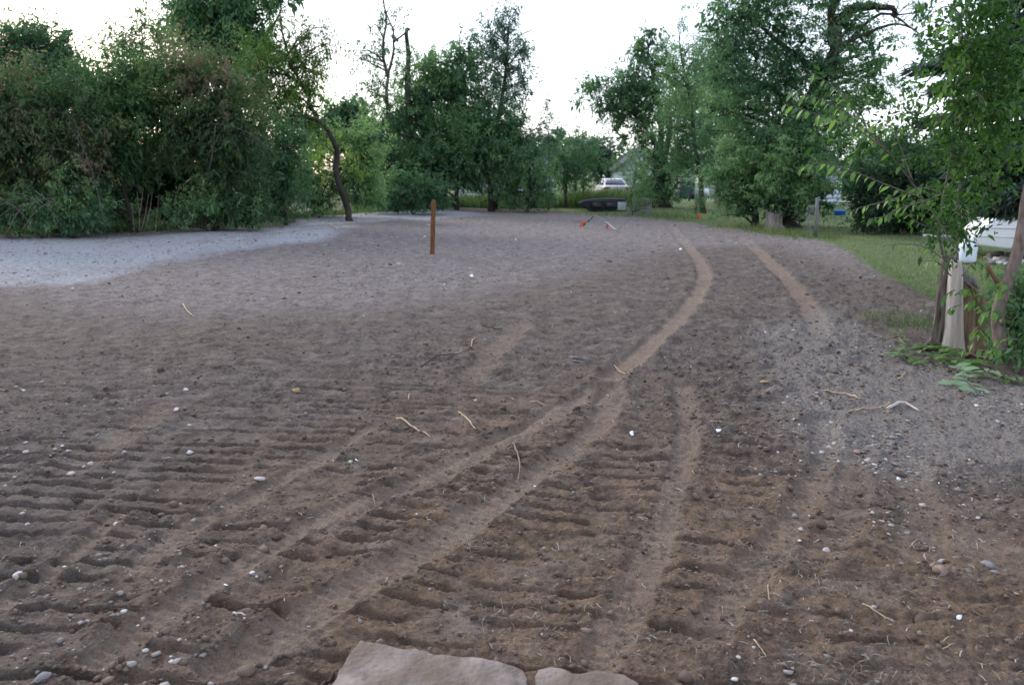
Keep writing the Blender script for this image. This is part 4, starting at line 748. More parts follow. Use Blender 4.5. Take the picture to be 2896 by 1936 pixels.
mb = MB(); mb.loft(srings([(1030,2660,2870,0),(1005,2678,2848,0),(980,2690,2832,0),(940,2699,2815,0),(880,2704,2802,0),(845,2705,2790,0),(822,2703,2770,0),(800,2701,2735,0),(790,2700,2722,0)], .06, .16, 3, n=60, rough=.10)); mb.build('cut_base', mat('stump_brown', (.30, .215, .145), .85, .35, 7, bump=.9, bscale=22, stretch=(4, 4, .6)), sroot, True)
mb = MB(); mb.loft([[(p[0], p[1]+.0, p[2]) for p in R] for R in srings([(820,2690,2790,.1),(790,2692,2775,.1),(760,2694,2750,.12),(738,2697,2722,.13),(722,2700,2710,.14)], .02, .08, 4, rough=.05)]); mb.build('back_slab', M_weatherwood, sroot, True)
# saplings out of the stump
sap = empty('stump_sapling', (bS[0]-.08, YS+.05, zS), 'leafy sapling shoots with two tall thin stems rising from the big stump', 'sapling'); oA = np.array([bS[0]-.08, YS+.05, zS])
def stem(pts, r0, r1, m=M_stemg, Y0=None, n=6, name='stem', par=None, o3=None):
    Y0 = YS if Y0 is None else Y0
    P = smooth_path([at(q[0], q[1], Y0+(q[2] if len(q) > 2 else 0)) for q in pts], 6); mb = MB(); mb.tube(P-(oA if o3 is None else o3), np.linspace(r0, r1, len(P)), n); mb.build(name, m, par or sap, True); return P
stem([(2680,760),(2662,700),(2657,640),(2668,560),(2685,470),(2700,370),(2708,280),(2715,200,.1)], .017, .008)
stem([(2708,760,.05),(2706,680,.05),(2707,600,.05),(2720,480,.05),(2738,370,.05),(2747,280,.05),(2744,160,.05),(2733,60,.05),(2730,-60,.05)], .016, .009)
stem([(2747,285,.05),(2785,200,0),(2830,110,-.1),(2870,40,-.2),(2910,-40,-.2)], .010, .007)
stem([(2668,560),(2700,500),(2748,285+100,.1),(2775,260,.2)], .007, .004)
LV, LF = None, None
def leafmesh(name, mat_):    # pointed oval leaf folded on its midrib, base at origin, along +x, length 1
    xs_ = [0, .12, .35, .62, .85, 1]; ws = [0, .12, .21, .19, .09, 0]; V_ = []; F_ = []
    for x_, w_ in zip(xs_, ws):
        z_ = -.22*x_*x_; V_ += [(x_, w_, z_+.05*w_/.2), (x_, 0, z_), (x_, -w_, z_+.05*w_/.2)]
    for i in range(5):
        a_ = 3*i; F_ += [(a_, a_+3, a_+4, a_+1), (a_+1, a_+4, a_+5, a_+2)]
    return mesh_data(name, V_, np.array(F_), mat_, True)
def lmat(name, c):
    m, n, b = new_mat(name); b.inputs['Base Color'].default_value = (*c, 1); b.inputs['Roughness'].default_value = .5; b.inputs['Specular IOR Level'].default_value = .35
    L = n.links.new; tc = n.nodes.new('ShaderNodeTexCoord'); w = n.nodes.new('ShaderNodeTexWave'); w.inputs['Scale'].default_value = 3; w.inputs['Distortion'].default_value = 1
    L(tc.outputs['Object'], w.inputs['Vector']); r = n.nodes.new('ShaderNodeValToRGB'); r.color_ramp.elements[0].color = (*(np.array(c)*.8), 1); r.color_ramp.elements[1].color = (*(np.array(c)*1.15), 1)
    L(w.outputs[0], r.inputs[0]); L(r.outputs[0], b.inputs['Base Color'])
    t = n.nodes.new('ShaderNodeBsdfTranslucent'); t.inputs[0].default_value = (*np.clip(np.array(c)*1.7, 0, 1), 1); mx = n.nodes.new('ShaderNodeMixShader'); mx.inputs[0].default_value = .4
    L(b.outputs[0], mx.inputs[1]); L(t.outputs[0], mx.inputs[2]); L(mx.outputs[0], n.nodes['Material Output'].inputs[0]); return m
LM = [leafmesh('leaf', lmat('leaf_a', (.115, .23, .040))), leafmesh('leaf', lmat('leaf_b', (.085, .18, .045))), leafmesh('leaf', lmat('leaf_c', (.060, .125, .040)))]
LMP = leafmesh('leaf', lmat('leaf_pale', (.22, .33, .20)))
rl = np.random.default_rng(5)
def put_leaf(p, d, size, par, o3, kind=None):
    d = unit(np.array(d, float)); o = obj('leaf', LM[rl.choice(3, p=[.5, .3, .2])] if kind is None else kind, par, p-o3)
    q = Vector(d).to_track_quat('X', 'Z'); o.rotation_euler = q.to_euler(); o.rotation_euler.rotate_axis('X', rl.uniform(-.7, .7)); o.scale = (size,)*3; return o
def spray(pts, Y0, nl, size, par=None, o3=None, r=.006, hang=.8, m=M_twig, kind=None, start=.15):
    par = par or sap; o3 = oA if o3 is None else o3
    P = stem(pts, r, r*.4, m, Y0, 5, 'twig', par, o3)
    for i in range(nl):
        t = start+(1-start)*(i+.5*rl.random())/nl; f = t*(len(P)-1); j = min(int(f), len(P)-2); p = P[j]+(P[j+1]-P[j])*(f-j); T = unit(P[j+1]-P[j]); s = 1 if i % 2 else -1
        side = unit(np.cross(T, [0, 0, 1]))*s; put_leaf(p, T*.55+side*.45+np.array([0, 0, -hang])+rl.normal(size=3)*.15, size*rl.uniform(.7, 1.15), par, o3, kind)
SP = [([(2700,700),(2610,560),(2520,440),(2450,360)], 6.6, 5, .08), ([(2520,440),(2420,340),(2330,285),(2235,258)], 6.5, 17, .095), ([(2500,420),(2400,350),(2300,320),(2215,292)], 6.3, 15, .095),
      ([(2450,360),(2400,290),(2350,240),(2290,205)], 6.6, 11, .09), ([(2450,360),(2430,300),(2440,250),(2480,215)], 6.7, 8, .07), ([(2610,560),(2500,520),(2400,480),(2320,462),(2255,478)], 6.2, 17, .085),
      ([(2520,440),(2480,390),(2420,360),(2330,362)], 6.7, 9, .09), ([(2520,440),(2540,370),(2570,350),(2600,380)], 6.6, 8, .08), ([(2580,510),(2540,400),(2520,360),(2450,350)], 6.5, 8, .09),
      ([(2660,545),(2600,530),(2560,550),(2500,570),(2440,585),(2400,600)], 6.6, 11, .075), ([(2660,550),(2610,570),(2540,590),(2500,612),(2455,620)], 6.5, 11, .08), ([(2664,480),(2620,440),(2570,450),(2540,470)], 6.8, 8, .065),
      ([(2690,400),(2660,330),(2620,300),(2590,290)], 6.9, 8, .075), ([(2700,330),(2640,340),(2560,320),(2500,340)], 6.8, 9, .07), ([(2740,120),(2700,80),(2660,70),(2640,100)], 6.5, 8, .085), ([(2735,60),(2690,20),(2650,30),(2605,70)], 6.3, 8, .09),
      ([(2745,200),(2700,180),(2680,220),(2660,270)], 6.7, 8, .08), ([(2760,260),(2800,300),(2840,320)], 6.6, 8, .08), ([(2700,640),(2620,640),(2560,600),(2530,560)], 6.8, 10, .07), ([(2680,740),(2620,700),(2560,690),(2500,695)], 6.7, 8, .07),
      ([(2690,780),(2650,740),(2600,740)], 6.6, 6, .07), ([(2720,780),(2760,740),(2800,770)], 6.4, 7, .07), ([(2700,820),(2680,830),(2660,850)], 6.5, 5, .07), ([(2720,860),(2690,870),(2680,880)], 6.4, 4, .08)]
for pts, Y0, nl, s in SP: spray(pts, Y0, nl, s)
spray([(2700,835),(2735,815),(2775,840)], 6.55, 9, .075); spray([(2790,900),(2760,850),(2735,860)], 6.5, 8, .08); spray([(2800,960),(2770,930),(2745,950)], 6.45, 7, .075)
# fill foliage of the sapling (uncountable)
B = px_blobs([(2790,60,90,70),(2700,60,45,50,.7),(2720,160,60,60),(2830,180,70,90),(2720,270,60,60,.8),(2790,310,80,70),(2850,400,60,70,.7),(2720,400,50,60,.6),(2760,480,60,60,.6),(2650,420,40,40,.4),(2380,300,110,40,.25),(2480,380,90,60,.35),(2560,330,50,60,.35),(2420,460,110,30,.2),(2600,460,50,60,.4),(2560,600,80,50,.25),(2690,580,50,50,.6),(2640,620,50,45,.4),(2740,570,50,60,.5),(2700,660,45,40,.6)], 6.9)
V_, F_, T_ = foliage(B, 6600, .066, .033, .16, .4, np.random.default_rng(91), per=16, shell=.2, tint=(.30, .30)); o = obj('foliage', mesh_data('foliage', V_-oA, F_, leafmat('sap'), False, {'tint': T_}), sap); o['kind'] = 'stuff'
# right-hand thick stem and bush
tb = at(2835, 960, 6.3); tz = hgt(tb[0], 6.3); oT = np.array([tb[0], 6.3, tz]); rt = empty('young_tree', oT, 'thick pinkish-grey young stem leaning right at the right edge of the photo', 'young tree')
stem([(2832,990),(2822,900),(2835,840),(2870,740),(2892,650),(2905,560),(2935,420),(2960,200)], .052, .040, M_stemr, 6.3, 10, 'trunk', rt, oT)
stem([(2838,835),(2815,790),(2791,752)], .019, .016, mat('stub_bark', (.16, .085, .05), .8, .25, 20, bump=.3), 6.28, 7, 'broken_stub', rt, oT)
B = px_blobs([(2885,840,35,55),(2890,930,55,60),(2855,965,30,28,.6),(2960,880,80,120)], 6.4)
bb = at(2870, 985, 6.5); oB = np.array([bb[0], 6.5, hgt(bb[0], 6.5)]); rb = empty('leafy_bush', oB, 'dense dark leafy bush at the foot of the thick right-hand stem', 'bush')
V_, F_, T_ = foliage(B, 6000, .07, .035, .13, .6, np.random.default_rng(92), per=14, shell=.2, tint=(.5, .25)); F_ = F_[V_[F_][:, :, 2].min(1) > oB[2]+.01]
o = obj('foliage', mesh_data('foliage', V_-oB, F_, leafmat('mid'), False, {'tint': T_}), rb); o['kind'] = 'stuff'
for pts in [[(2860,985),(2850,880),(2800,800)], [(2870,985),(2890,880),(2900,800)], [(2850,985),(2810,930),(2780,900)], [(2865,985),(2860,900),(2870,820)]]: stem(pts, .007, .003, M_stemg, 6.4, 5, 'stem', rb, oB)
for pts, Y0, nl, s in [([(2860,880),(2810,800),(2790,790)], 6.2, 5, .085), ([(2860,900),(2800,880),(2770,900)], 6.15, 8, .08), ([(2880,850),(2840,800),(2820,840)], 6.1, 8, .085), ([(2850,985),(2800,990),(2760,985)], 6.0, 5, .08), ([(2880,960),(2830,960),(2810,990)], 6.0, 7, .08)]:
    spray(pts, Y0, nl, s, rb, oB, .004, .6)
# cut leafy branch lying on the ground
cb = gnd(2660, 1035); oC = np.array([*cb, hgt(*cb)]); rc = empty('cut_branch', oC, 'freshly cut leafy branch lying on the soil in front of the big stump', 'branch')
def lying(pts, nl, size, kind=None, r=.007, hang=.15):
    G = smooth_path([gnd(*q) for q in pts], 6); z_ = hgts(G[:, 0], G[:, 1])+.035+.02*np.sin(np.linspace(0, 6, len(G))); P = np.stack([G[:, 0], G[:, 1], z_], 1); mb = MB(); mb.tube(P-oC, np.linspace(r, r*.4, len(P)), 5); mb.build('stem', M_stemg, rc, True)
    for i in range(nl):
        t = .1+.9*(i+.5*rl.random())/nl; f = t*(len(P)-1); j = min(int(f), len(P)-2); p = P[j]+(P[j+1]-P[j])*(f-j)+[0, 0, .012]; T = unit(P[j+1]-P[j]); side = unit(np.cross(T, [0, 0, 1]))*(1 if i % 2 else -1)
        put_leaf(p, T*.4+side*.8+np.array([0, 0, rl.uniform(-hang, .5)]), size*rl.uniform(.7, 1.2), rc, oC, kind)
lying([(2478,1033),(2540,1018),(2620,1012),(2700,1040),(2760,1055),(2830,1068),(2900,1075)], 30, .095, hang=0)
lying([(2620,1010),(2660,1030),(2720,1035),(2780,1020)], 26, .10, hang=0); lying([(2530,1018),(2580,990),(2640,985)], 18, .095, hang=0); lying([(2500,1005),(2560,1015),(2600,1030)], 16, .09, hang=0)
lying([(2690,1045),(2720,1060),(2740,1090),(2760,1115)], 14, .105, LMP, hang=0); lying([(2760,1055),(2730,1080),(2690,1090)], 12, .10, LMP, hang=0); lying([(2780,1060),(2820,1062),(2896,1075)], 12, .085, LMP, hang=0); lying([(2560,985),(2540,960),(2545,940)], 8, .08, hang=0); lying([(2640,1000),(2700,1010),(2750,1035)], 22, .10, hang=0); lying([(2600,1000),(2660,990),(2720,1000)], 16, .09, hang=0)
# brown stick by the stump
twig([(2730,1003),(2760,1008),(2800,1016)], 14, mat('root_brown', (.17, .11, .08), .85, .25, 20, bump=.4), 'thick brown stick lying at the foot of the big stump')
# spruce on the right
spY = 10.5; sb = at(3010, 700, spY); oP = np.array([sb[0], spY, hgt(sb[0], spY)]); rs = empty('spruce_tree', oP, 'dark bluish spruce whose boughs hang in from the right edge', 'spruce tree')
mb = MB(); mb.tube(smooth_path([oP-[0, 0, .2], oP+[0, 0, 3], oP+[0.05, 0, 8.5]], 6)-oP, np.linspace(.20, .05, 13), 10); mb.build('trunk', M_bark, rs, True)
rs_ = np.random.default_rng(77); VV = []; TT = []; mb = MB()
ends = [(2600,190,0,1.),(2650,250,.6,1),(2610,345,1.2,.5),(2700,330,-.5,1),(2680,150,.8,1),(2760,120,-.8,1),(2740,230,-.9,1),(2790,380,-.8,1),(2730,430,.3,1),(2790,470,-.7,1),(2770,520,-.4,1),(2800,590,-.2,1),(2740,560,.5,.6),(2850,560,-1.,1),(2880,600,.9,.5),(2820,450,.9,1),(2850,300,-1.2,1),(2850,200,.6,1),(2860,60,.2,1),(2800,20,.7,1),(2780,-60,-.4,1),(2890,430,-1.4,1),(2900,540,-1.3,1),(2720,290,.4,1),(2780,300,1,1),(2770,160,.3,1),(2820,250,.2,1),(2700,480,1,.7),(2820,530,.5,1),(2830,380,.3,1),(2860,480,.2,1),(2830,120,.8,1)]
for ex, ey, dy, wt in ends:
    e = at(ex, ey, spY+dy); s = np.array([oP[0], spY, e[2]+.45]); P = smooth_path([s, (s+e)/2+[0, 0, -.05], e], 6); mb.tube(P-oP, np.linspace(.028, .006, len(P)), 5, cap=False)
    n = int(1500*wt); t = rs_.random(n)**.7; f = t*(len(P)-1); j = np.minimum(f.astype(int), len(P)-2); pp = P[j]+(P[j+1]-P[j])*(f-j)[:, None]; T = unit(P[j+1]-P[j]); side = unit(np.cross(T, [0, 0, 1.]))*rs_.choice([-1, 1], n)[:, None]
    ln = rs_.random(n)[:, None]*(.12+.42*(1.05-t)[:, None]); dd = unit(side+T*.8+np.array([0, 0, -.25])); c = pp+dd*ln+rs_.normal(size=(n, 3))*.035
    V1, _ = leaves(c, dd*.7+T*.4+rs_.normal(size=(n, 3))*.35, rs_.normal(size=(n, 3))+[0, 0, 1], .13, .035, rs_); VV.append(V1); TT.append(np.repeat(np.clip(.5+.2*rs_.normal(size=n), 0, 1), 4))
mb.build('boughs', M_bark, rs, True); V1 = np.concatenate(VV); o = obj('needles', mesh_data('needles', V1-oP, np.arange(len(V1)).reshape(-1, 4), leafmat('spruce'), False, {'tint': np.concatenate(TT)}), rs); o['kind'] = 'stuff'
# ------------------------------------------------------------------ fence post and wire, leaning posts, dead wood
b_ = gnd(2306, 672); zf = hgt(*b_); r_ = empty('fence_post', (b_[0], b_[1], zf), 'grey weathered fence post with loose wire at the lawn edge', 'fence post'); h = at(2306, 559, b_[1])[2]-zf
mb = MB(); mb.tube([(0, 0, -.1), (-.01, 0, h*.5), (-.03, 0, h)], [.052, .05, .046], 8); mb.build('post', M_weatherwood, r_, True)
mb = MB()
for i in range(9):
    a = i*.7; mb.tube(smooth_path([(-.12-.02*i+.03*math.sin(a), .03*i-.1, -.02), (-.14-.018*i, .05, h*.4), (-.10-.012*i+.04*math.sin(a*2), .02, h*.82)], 5), .004, 4)
for z_ in (.1, .3, .5, .7): mb.tube(smooth_path([(-.32, -.05, z_*h), (-.2, .05, z_*h+.03), (-.04, -.05, z_*h+.02)], 4), .004, 4)
mb.build('loose_wire', M_wire, r_)
for (px, base_y, tx, ty, rad, lab) in [(1000, 592, 1024, 468, .06, 'grey post leaning right against the bushes behind the pale gravel'), (1018, 590, 1026, 500, .028, 'thin bluish rod leaning beside the grey leaning post')]:
    b_ = gnd(px, base_y); z_ = hgt(*b_); t_ = at(tx, ty, b_[1]+.3); mb = MB(); mb.tube([(0, 0, -.1), tuple(np.array(t_)-[b_[0], b_[1], z_])], [rad, rad*.85], 8)
    o = mb.build('leaning_post', M_weatherwood if rad > .05 else mat('blue_rod', (.08, .13, .24), .6, .1, 6), None, True, loc=(b_[0], b_[1], z_)); tag(o, lab, 'post')
bare('dead_branch', 'arching grey bare branches on the far left shrub', 20.4, (250,560), [[.016,(300,650),(270,520),(235,420),(190,350)],[.010,(250,460),(200,430),(140,420),(90,430)],[.009,(240,430),(200,330),(110,315)],[.012,(270,520),(290,470),(300,430)]], M_barkg, 'dead branches in the left shrubs')
bare('dead_branch', 'grey bare branches hanging from the pink-brown shrub', 22.3, (700,420), [[.014,(760,420),(690,370),(600,350),(560,370)],[.010,(690,370),(740,400),(790,450)],[.009,(640,355),(610,400),(590,500)],[.012,(610,352),(600,430),(580,520)],[.012,(660,400),(680,440),(675,520)]], M_barkg, 'dead branches in the left shrubs')
bare('dead_stalks', 'upright tan dead stalks at the foot of the hedge hollow', 21.6, (395,650), [[.013,(395,655),(393,600),(388,540)],[.012,(395,610),(400,570),(405,530)],[.012,(400,650),(412,600),(420,550)],[.01,(410,650),(425,590),(430,545)],[.01,(440,655),(445,600),(450,550)],[.01,(380,655),(375,600),(370,570)]], M_stemr, None, 'dead stalks')
bare('brush_pile', 'grey-brown brush of bare sticks heaped at the far left edge', 20.0, (60,640), [[.012,(-60,560),(40,545),(130,580),(175,640)],[.010,(-40,600),(60,560),(150,600)],[.015,(20,660),(60,590),(140,560),(160,575)],[.012,(0,560),(60,600),(90,650)],[.012,(100,540),(140,570),(170,590)],[.012,(60,655),(100,600),(160,560)],[.01,(-30,640),(30,590),(100,575)]], M_twig, None, 'brush pile')
b_ = gnd(441, 632); r_o = MB(); r_o.loft([ring(0, 0, .06, .04), ring(.01, .25, .05, .03), ring(.0, .38, .02, .02)]); tag(r_o.build('wood_scrap', mat('orange_wood', (.30, .10, .04), .8, .2, 10), None, loc=(b_[0], b_[1], hgt(*b_)), rot=(.1, .15, .3)), 'small rusty-orange wood scrap standing at the hedge foot', 'wood scrap')
b_ = gnd(800, 628); Ld = MB(); Ld.tube(smooth_path([(-.9, .2, .25), (-.2, 0, .12), (.5, -.2, .03)], 4), [.04, .045, .045, .05, .05, .045, .04, .035, .03], 7); tag(Ld.build('log', M_weatherwood, None, True, loc=(b_[0], b_[1], hgt(*b_))), 'grey pole lying at the foot of the slender dark-stemmed tree', 'pole')
# ------------------------------------------------------------------ black camper shell on the grass
Yc = 37.0; c0 = at(1706, 590, Yc); rcs = empty('camper_shell', (c0[0], Yc, hgt(c0[0], Yc)), 'black pickup camper shell with dark windows lying on the grass', 'camper shell', rz=-.10)
W2 = 1.06
def cring(x, y0, y1, z0, z1, t): return [(x, y0, z0), (x, y0, z0+(z1-z0)*.35), (x, y0+t, z1-.04), (x, y0+t+.08, z1), (x, y1-t-.08, z1), (x, y1-t, z1-.04), (x, y1, z0+(z1-z0)*.35), (x, y1, z0)]
mb = MB(); mb.loft([cring(-W2-.06, -.62, .70, .33, .40, .02), cring(-W2+.10, -.69, .76, .20, .46, .06), cring(-W2+.42, -.7, .8, .02, .52, .10), cring(0, -.7, .8, .01, .56, .10), cring(W2-.25, -.7, .8, .0, .55, .10), cring(W2-.02, -.68, .78, .0, .50, .12)]); mb.build('shell', M_black, rcs, bevel=.012)
for x0, x1 in ((-.62, -.08), (.0, .62)):
    mb = MB(); mb.loft([[(x0, -.712, .12), (x1, -.712, .12), (x1, -.700, .12), (x0, -.700, .12)], [(x0+.03, -.665, .40), (x1-.03, -.665, .40), (x1-.03, -.64, .40), (x0+.03, -.64, .40)]]); mb.build('side_window', M_glass, rcs)
mb = MB(); mb.box(W2-.02, W2+.012, -.55, .60, .08, .44); mb.build('end_window', M_paleglass, rcs, bevel=.01)  # end window coloured pale for the sky it reflects
mb = MB(); mb.box(W2-.42, W2-.04, -.712, -.69, .05, .42); mb.build('sky_sheen_panel', M_paleglass, rcs, bevel=.005)  # added pane, sky reflection painted as pale colour
mb = MB(); mb.box(-W2+.2, W2-.06, -.72, -.70, .44, .47); mb.build('roof_rail', mat('dark_trim', (.045, .05, .065), .5, .1, 5, spec=.3), rcs)
# ------------------------------------------------------------------ white sedan seen from behind
Yv = 50.0; c0 = at(1745, 560, Yv); rcar = empty('sedan', (c0[0], Yv, hgt(c0[0], Yv)), 'white sedan parked tail-on behind the tall weeds', 'car', rz=0.06)
def sect(y, pts):  # half-profile points (x, z) mirrored
    L_ = [(-x_, y, z_) for x_, z_ in pts]+[(x_, y, z_) for x_, z_ in reversed(pts)]; return L_
low = [(.72, .28), (.86, .35), (.88, .60)]
secs = [(0.0, [(.70, .35), (.80, .42), (.83, .62), (.80, .88), (.72, .93)]), (.15, [(.72, .28), (.87, .38), (.89, .62), (.84, .92), (.74, .98)]), (.75, [(.72, .26), (.88, .38), (.90, .64), (.86, .94), (.76, 1.0)]),
        (1.0, [(.72, .26), (.88, .38), (.90, .64), (.86, .94), (.75, 1.0)]), (3.2, [(.72, .26), (.88, .38), (.90, .64), (.85, .92), (.72, .98)]), (4.3, [(.72, .26), (.87, .36), (.88, .58), (.80, .78), (.68, .84)]), (4.65, [(.66, .34), (.78, .40), (.80, .56), (.70, .68), (.6, .72)])]
mb = MB(); mb.loft([sect(y_, p_) for y_, p_ in secs]); mb.build('body', M_whitecar, rcar, False, bevel=.03)
mb = MB(); mb.loft([sect(.62, [(.74, .96), (.73, .99)]), sect(1.30, [(.74, .96), (.58, 1.38)]), sect(1.5, [(.74, .96), (.56, 1.41)]), sect(2.5, [(.74, .96), (.56, 1.41)]), sect(3.35, [(.72, .94), (.70, .97)])]); mb.build('roof', M_whitecar, rcar, bevel=.02)
mb = MB(); mb.loft([[(-.64, .62, 1.01), (.64, .62, 1.01), (.64, .70, 1.0), (-.64, .70, 1.0)], [(-.50, 1.13, 1.345), (.50, 1.13, 1.345), (.50, 1.22, 1.33), (-.50, 1.22, 1.33)]]); mb.build('rear_window', mat('rear_glass', (.10, .11, .15), .3, .1, 4, spec=.5), rcar)
for s in (-1, 1):
    mb = MB(); mb.box(min(s*.50, s*.84), max(s*.50, s*.84), -.02, .10, .74, .88); mb.build('tail_light', M_red, rcar, bevel=.01)
    mb = MB(); mb.loft([[(s*.735, .95, 1.0), (s*.745, 2.95, 1.0), (s*.72, 2.95, 1.0), (s*.71, .95, 1.0)], [(s*.60, 1.40, 1.34), (s*.60, 2.45, 1.34), (s*.57, 2.45, 1.34), (s*.57, 1.40, 1.34)]]); mb.build('side_window', M_glass, rcar)
    for yw in (1.0, 3.7):
        mb = MB(); mb.tube([(s*.70, yw, .31), (s*.90, yw, .31)], .31, 20); w = mb.build('wheel', M_rubber, rcar, True); mb = MB(); mb.tube([(s*.895, yw, .31), (s*.91, yw, .31)], .19, 14); mb.build('rim', M_steel, w)
mb = MB(); mb.box(-.84, .84, -.07, .06, .40, .58); mb.build('bumper', M_whitecar, rcar, bevel=.03)
mb = MB(); mb.box(-.16, .16, -.03, .0, .64, .76); mb.build('licence_plate', M_paleglass, rcar)
# ------------------------------------------------------------------ pickup far right
Yt = 92.0; c0 = at(1976, 556, Yt); rp = empty('pickup_truck', (c0[0], Yt, hgt(c0[0], Yt)), 'white and dark pickup truck parked facing the camera on the far gravel', 'pickup truck', rz=.25)
mb = MB(); mb.loft([sect(0, [(.8, .55), (.85, .7), (.84, 1.0), (.78, 1.05)]), sect(.15, [(.85, .5), (.93, .65), (.92, 1.05), (.84, 1.12)]), sect(1.3, [(.85, .5), (.95, .65), (.94, 1.1), (.86, 1.2)]), sect(5.2, [(.85, .5), (.95, .65), (.94, 1.1), (.88, 1.2)])]); mb.build('body', M_navy, rp, bevel=.03)
mb = MB(); mb.box(-.84, .84, .12, 1.3, 1.12, 1.24); mb.build('hood', M_whitecar, rp, bevel=.04)
mb = MB(); mb.loft([sect(1.25, [(.82, 1.2), (.81, 1.24)]), sect(1.75, [(.82, 1.2), (.68, 1.78)]), sect(3.0, [(.82, 1.2), (.68, 1.80)]), sect(3.3, [(.82, 1.2), (.70, 1.7)])]); mb.build('cab', M_whitecar, rp, bevel=.03)
mb = MB(); mb.loft([[(-.70, 1.26, 1.27), (.70, 1.26, 1.27), (.7, 1.3, 1.27), (-.7, 1.3, 1.27)], [(-.60, 1.66, 1.72), (.60, 1.66, 1.72), (.6, 1.7, 1.72), (-.6, 1.7, 1.72)]]); mb.build('windshield', M_glass, rp)
mb = MB(); mb.box(-.5, .5, -.03, .05, .72, .98); mb.build('grille', M_steel, rp); mb = MB(); mb.box(-.92, .92, -.14, .02, .48, .66); mb.build('bumper', M_steel, rp, bevel=.03)
for s in (-1, 1):
    mb = MB(); mb.box(min(s*.56, s*.8), max(s*.56, s*.8), -.03, .05, .78, .98); mb.build('headlight', M_paleglass, rp, bevel=.01)
    for yw in (.9, 4.2):
        mb = MB(); mb.tube([(s*.68, yw, .38), (s*.96, yw, .38)], .38, 18); w = mb.build('wheel', M_rubber, rp, True); mb = MB(); mb.tube([(s*.955, yw, .38), (s*.97, yw, .38)], .2, 12); mb.build('rim', M_steel, w)
# ------------------------------------------------------------------ buildings
def house(name, label, x0, x1, y0, y1, zb, eave, ridge, axis, m_w, m_r, wins, cat='house', siding=None):
    cx, cy = (x0+x1)/2, (y0+y1)/2; r_ = empty(name, (cx, cy, zb), label, cat); hx, hy = (x1-x0)/2, (y1-y0)/2
    mb = MB(); mb.box(-hx, hx, -hy, hy, -.2, eave)
    if axis == 'x':   # gable ends face +-x
        for sx in (-hx, hx-.02): mb.add([(sx, -hy, eave), (sx, hy, eave), (sx, 0, ridge), (sx+.02, -hy, eave), (sx+.02, hy, eave), (sx+.02, 0, ridge)], [(0,1,2),(3,5,4),(0,3,4,1),(1,4,5,2),(2,5,3,0)])
    else:
        for sy in (-hy, hy-.02): mb.add([(-hx, sy, eave), (hx, sy, eave), (0, sy, ridge), (-hx, sy+.02, eave), (hx, sy+.02, eave), (0, sy+.02, ridge)], [(0,2,1),(3,4,5),(0,1,4,3),(1,2,5,4),(2,0,3,5)])
    mb.build('wall', m_w, r_)
    o_ = .35; k_ = (ridge-eave)
    for s in (-1, 1):
        mb = MB()
        if axis == 'x':
            e = eave-k_/hy*o_; V_ = [(-hx-o_, s*(hy+o_), e+.03), (hx+o_, s*(hy+o_), e+.03), (hx+o_, 0, ridge+.03), (-hx-o_, 0, ridge+.03)]
        else:
            e = eave-k_/hx*o_; V_ = [(s*(hx+o_), -hy-o_, e+.03), (s*(hx+o_), hy+o_, e+.03), (0, hy+o_, ridge+.03), (0, -hy-o_, ridge+.03)]
        V_ = V_+[(a, b2, c+.12) for a, b2, c in V_]; mb.add(V_, [(0,1,2,3),(4,7,6,5),(0,4,5,1),(1,5,6,2),(2,6,7,3),(3,7,4,0)]); mb.build('roof', m_r, r_)
    if siding:
        z_ = .2
        while z_ < eave-.05:
            mb = MB(); mb.box(-hx-.012, hx+.012, -hy-.014, -hy-.002, z_, z_+siding*.86); mb.build('siding_board', m_w, r_); z_ += siding
    for wx, wz, ww, wh in wins:
        mb = MB(); mb.box(wx-ww/2-.07, wx+ww/2+.07, -hy-.05, -hy-.016, wz-wh/2-.07, wz+wh/2+.07); w = mb.build('window', M_white, r_); mb = MB(); mb.box(wx-ww/2, wx+ww/2, -hy-.062, -hy-.052, wz-wh/2, wz+wh/2); mb.build('pane', M_glass, w)
    return r_
xa = at(1380, 500, 50)[0]; xb = at(1567, 500, 50)[0]
house('house', 'pale blue-white house with grey roof hidden behind the middle trees', xa-2, xb, 50, 58, hgt(xb, 50), 2.5, 4.4, 'y', M_siding, M_roof, [(1.2, 1.5, .9, 1.0)], siding=.28)
xa = at(1748, 500, 66)[0]; house('barn', 'pale green-white gabled outbuilding behind the white sedan', xa, xa+4.2, 66, 73, hgt(xa, 66), 2.6, 4.2, 'y', mat('barn_wall', (.42, .50, .48), .8, .08, 4), M_roof, [(.6, 1.6, .8, .8)], 'outbuilding', siding=.35)
xa = at(2310, 540, 44)[0]; xb = at(2378, 540, 44)[0]; house('house', 'small pale blue house with a dark square window seen between the trees at right', xa-.3, xb, 44, 50, hgt(xb, 44)-.1, 2.0, 2.9, 'y', M_siding, M_roof, [(.0, 1.05, .48, .5)], siding=.25)
xa = at(2055, 560, 62)[0]; house('shed', 'grey-white metal shed behind the dark trunk on the far lawn', xa-1.6, xa+2.0, 62, 66, hgt(xa, 62), 1.9, 2.4, 'x', mat('shed_wall', (.36, .39, .38), .7, .1, 4), M_roof, [], 'shed', siding=.3)
xa = at(1950, 560, 84)[0]; house('shed', 'dark navy shed standing left of the pickup truck', xa-.9, xa+.9, 84, 88, hgt(xa, 84), 2.2, 2.7, 'x', M_navy, M_roof, [], 'shed')
for i, (px, by, ty, lab) in enumerate([(1949, 569, 543, 'dark short post on the far lawn in front of the navy shed'), (1915, 566, 541, 'brown short post at the left end of the far gravel')]):
    b_ = gnd(px, by); z_ = hgt(*b_); h = at(px, ty, b_[1])[2]-z_; mb = MB(); mb.tube([(0, 0, -.1), (0, 0, h)], .06, 8); tag(mb.build('post', M_dkt if i == 0 else M_stake, None, loc=(b_[0], b_[1], z_)), lab, 'post')
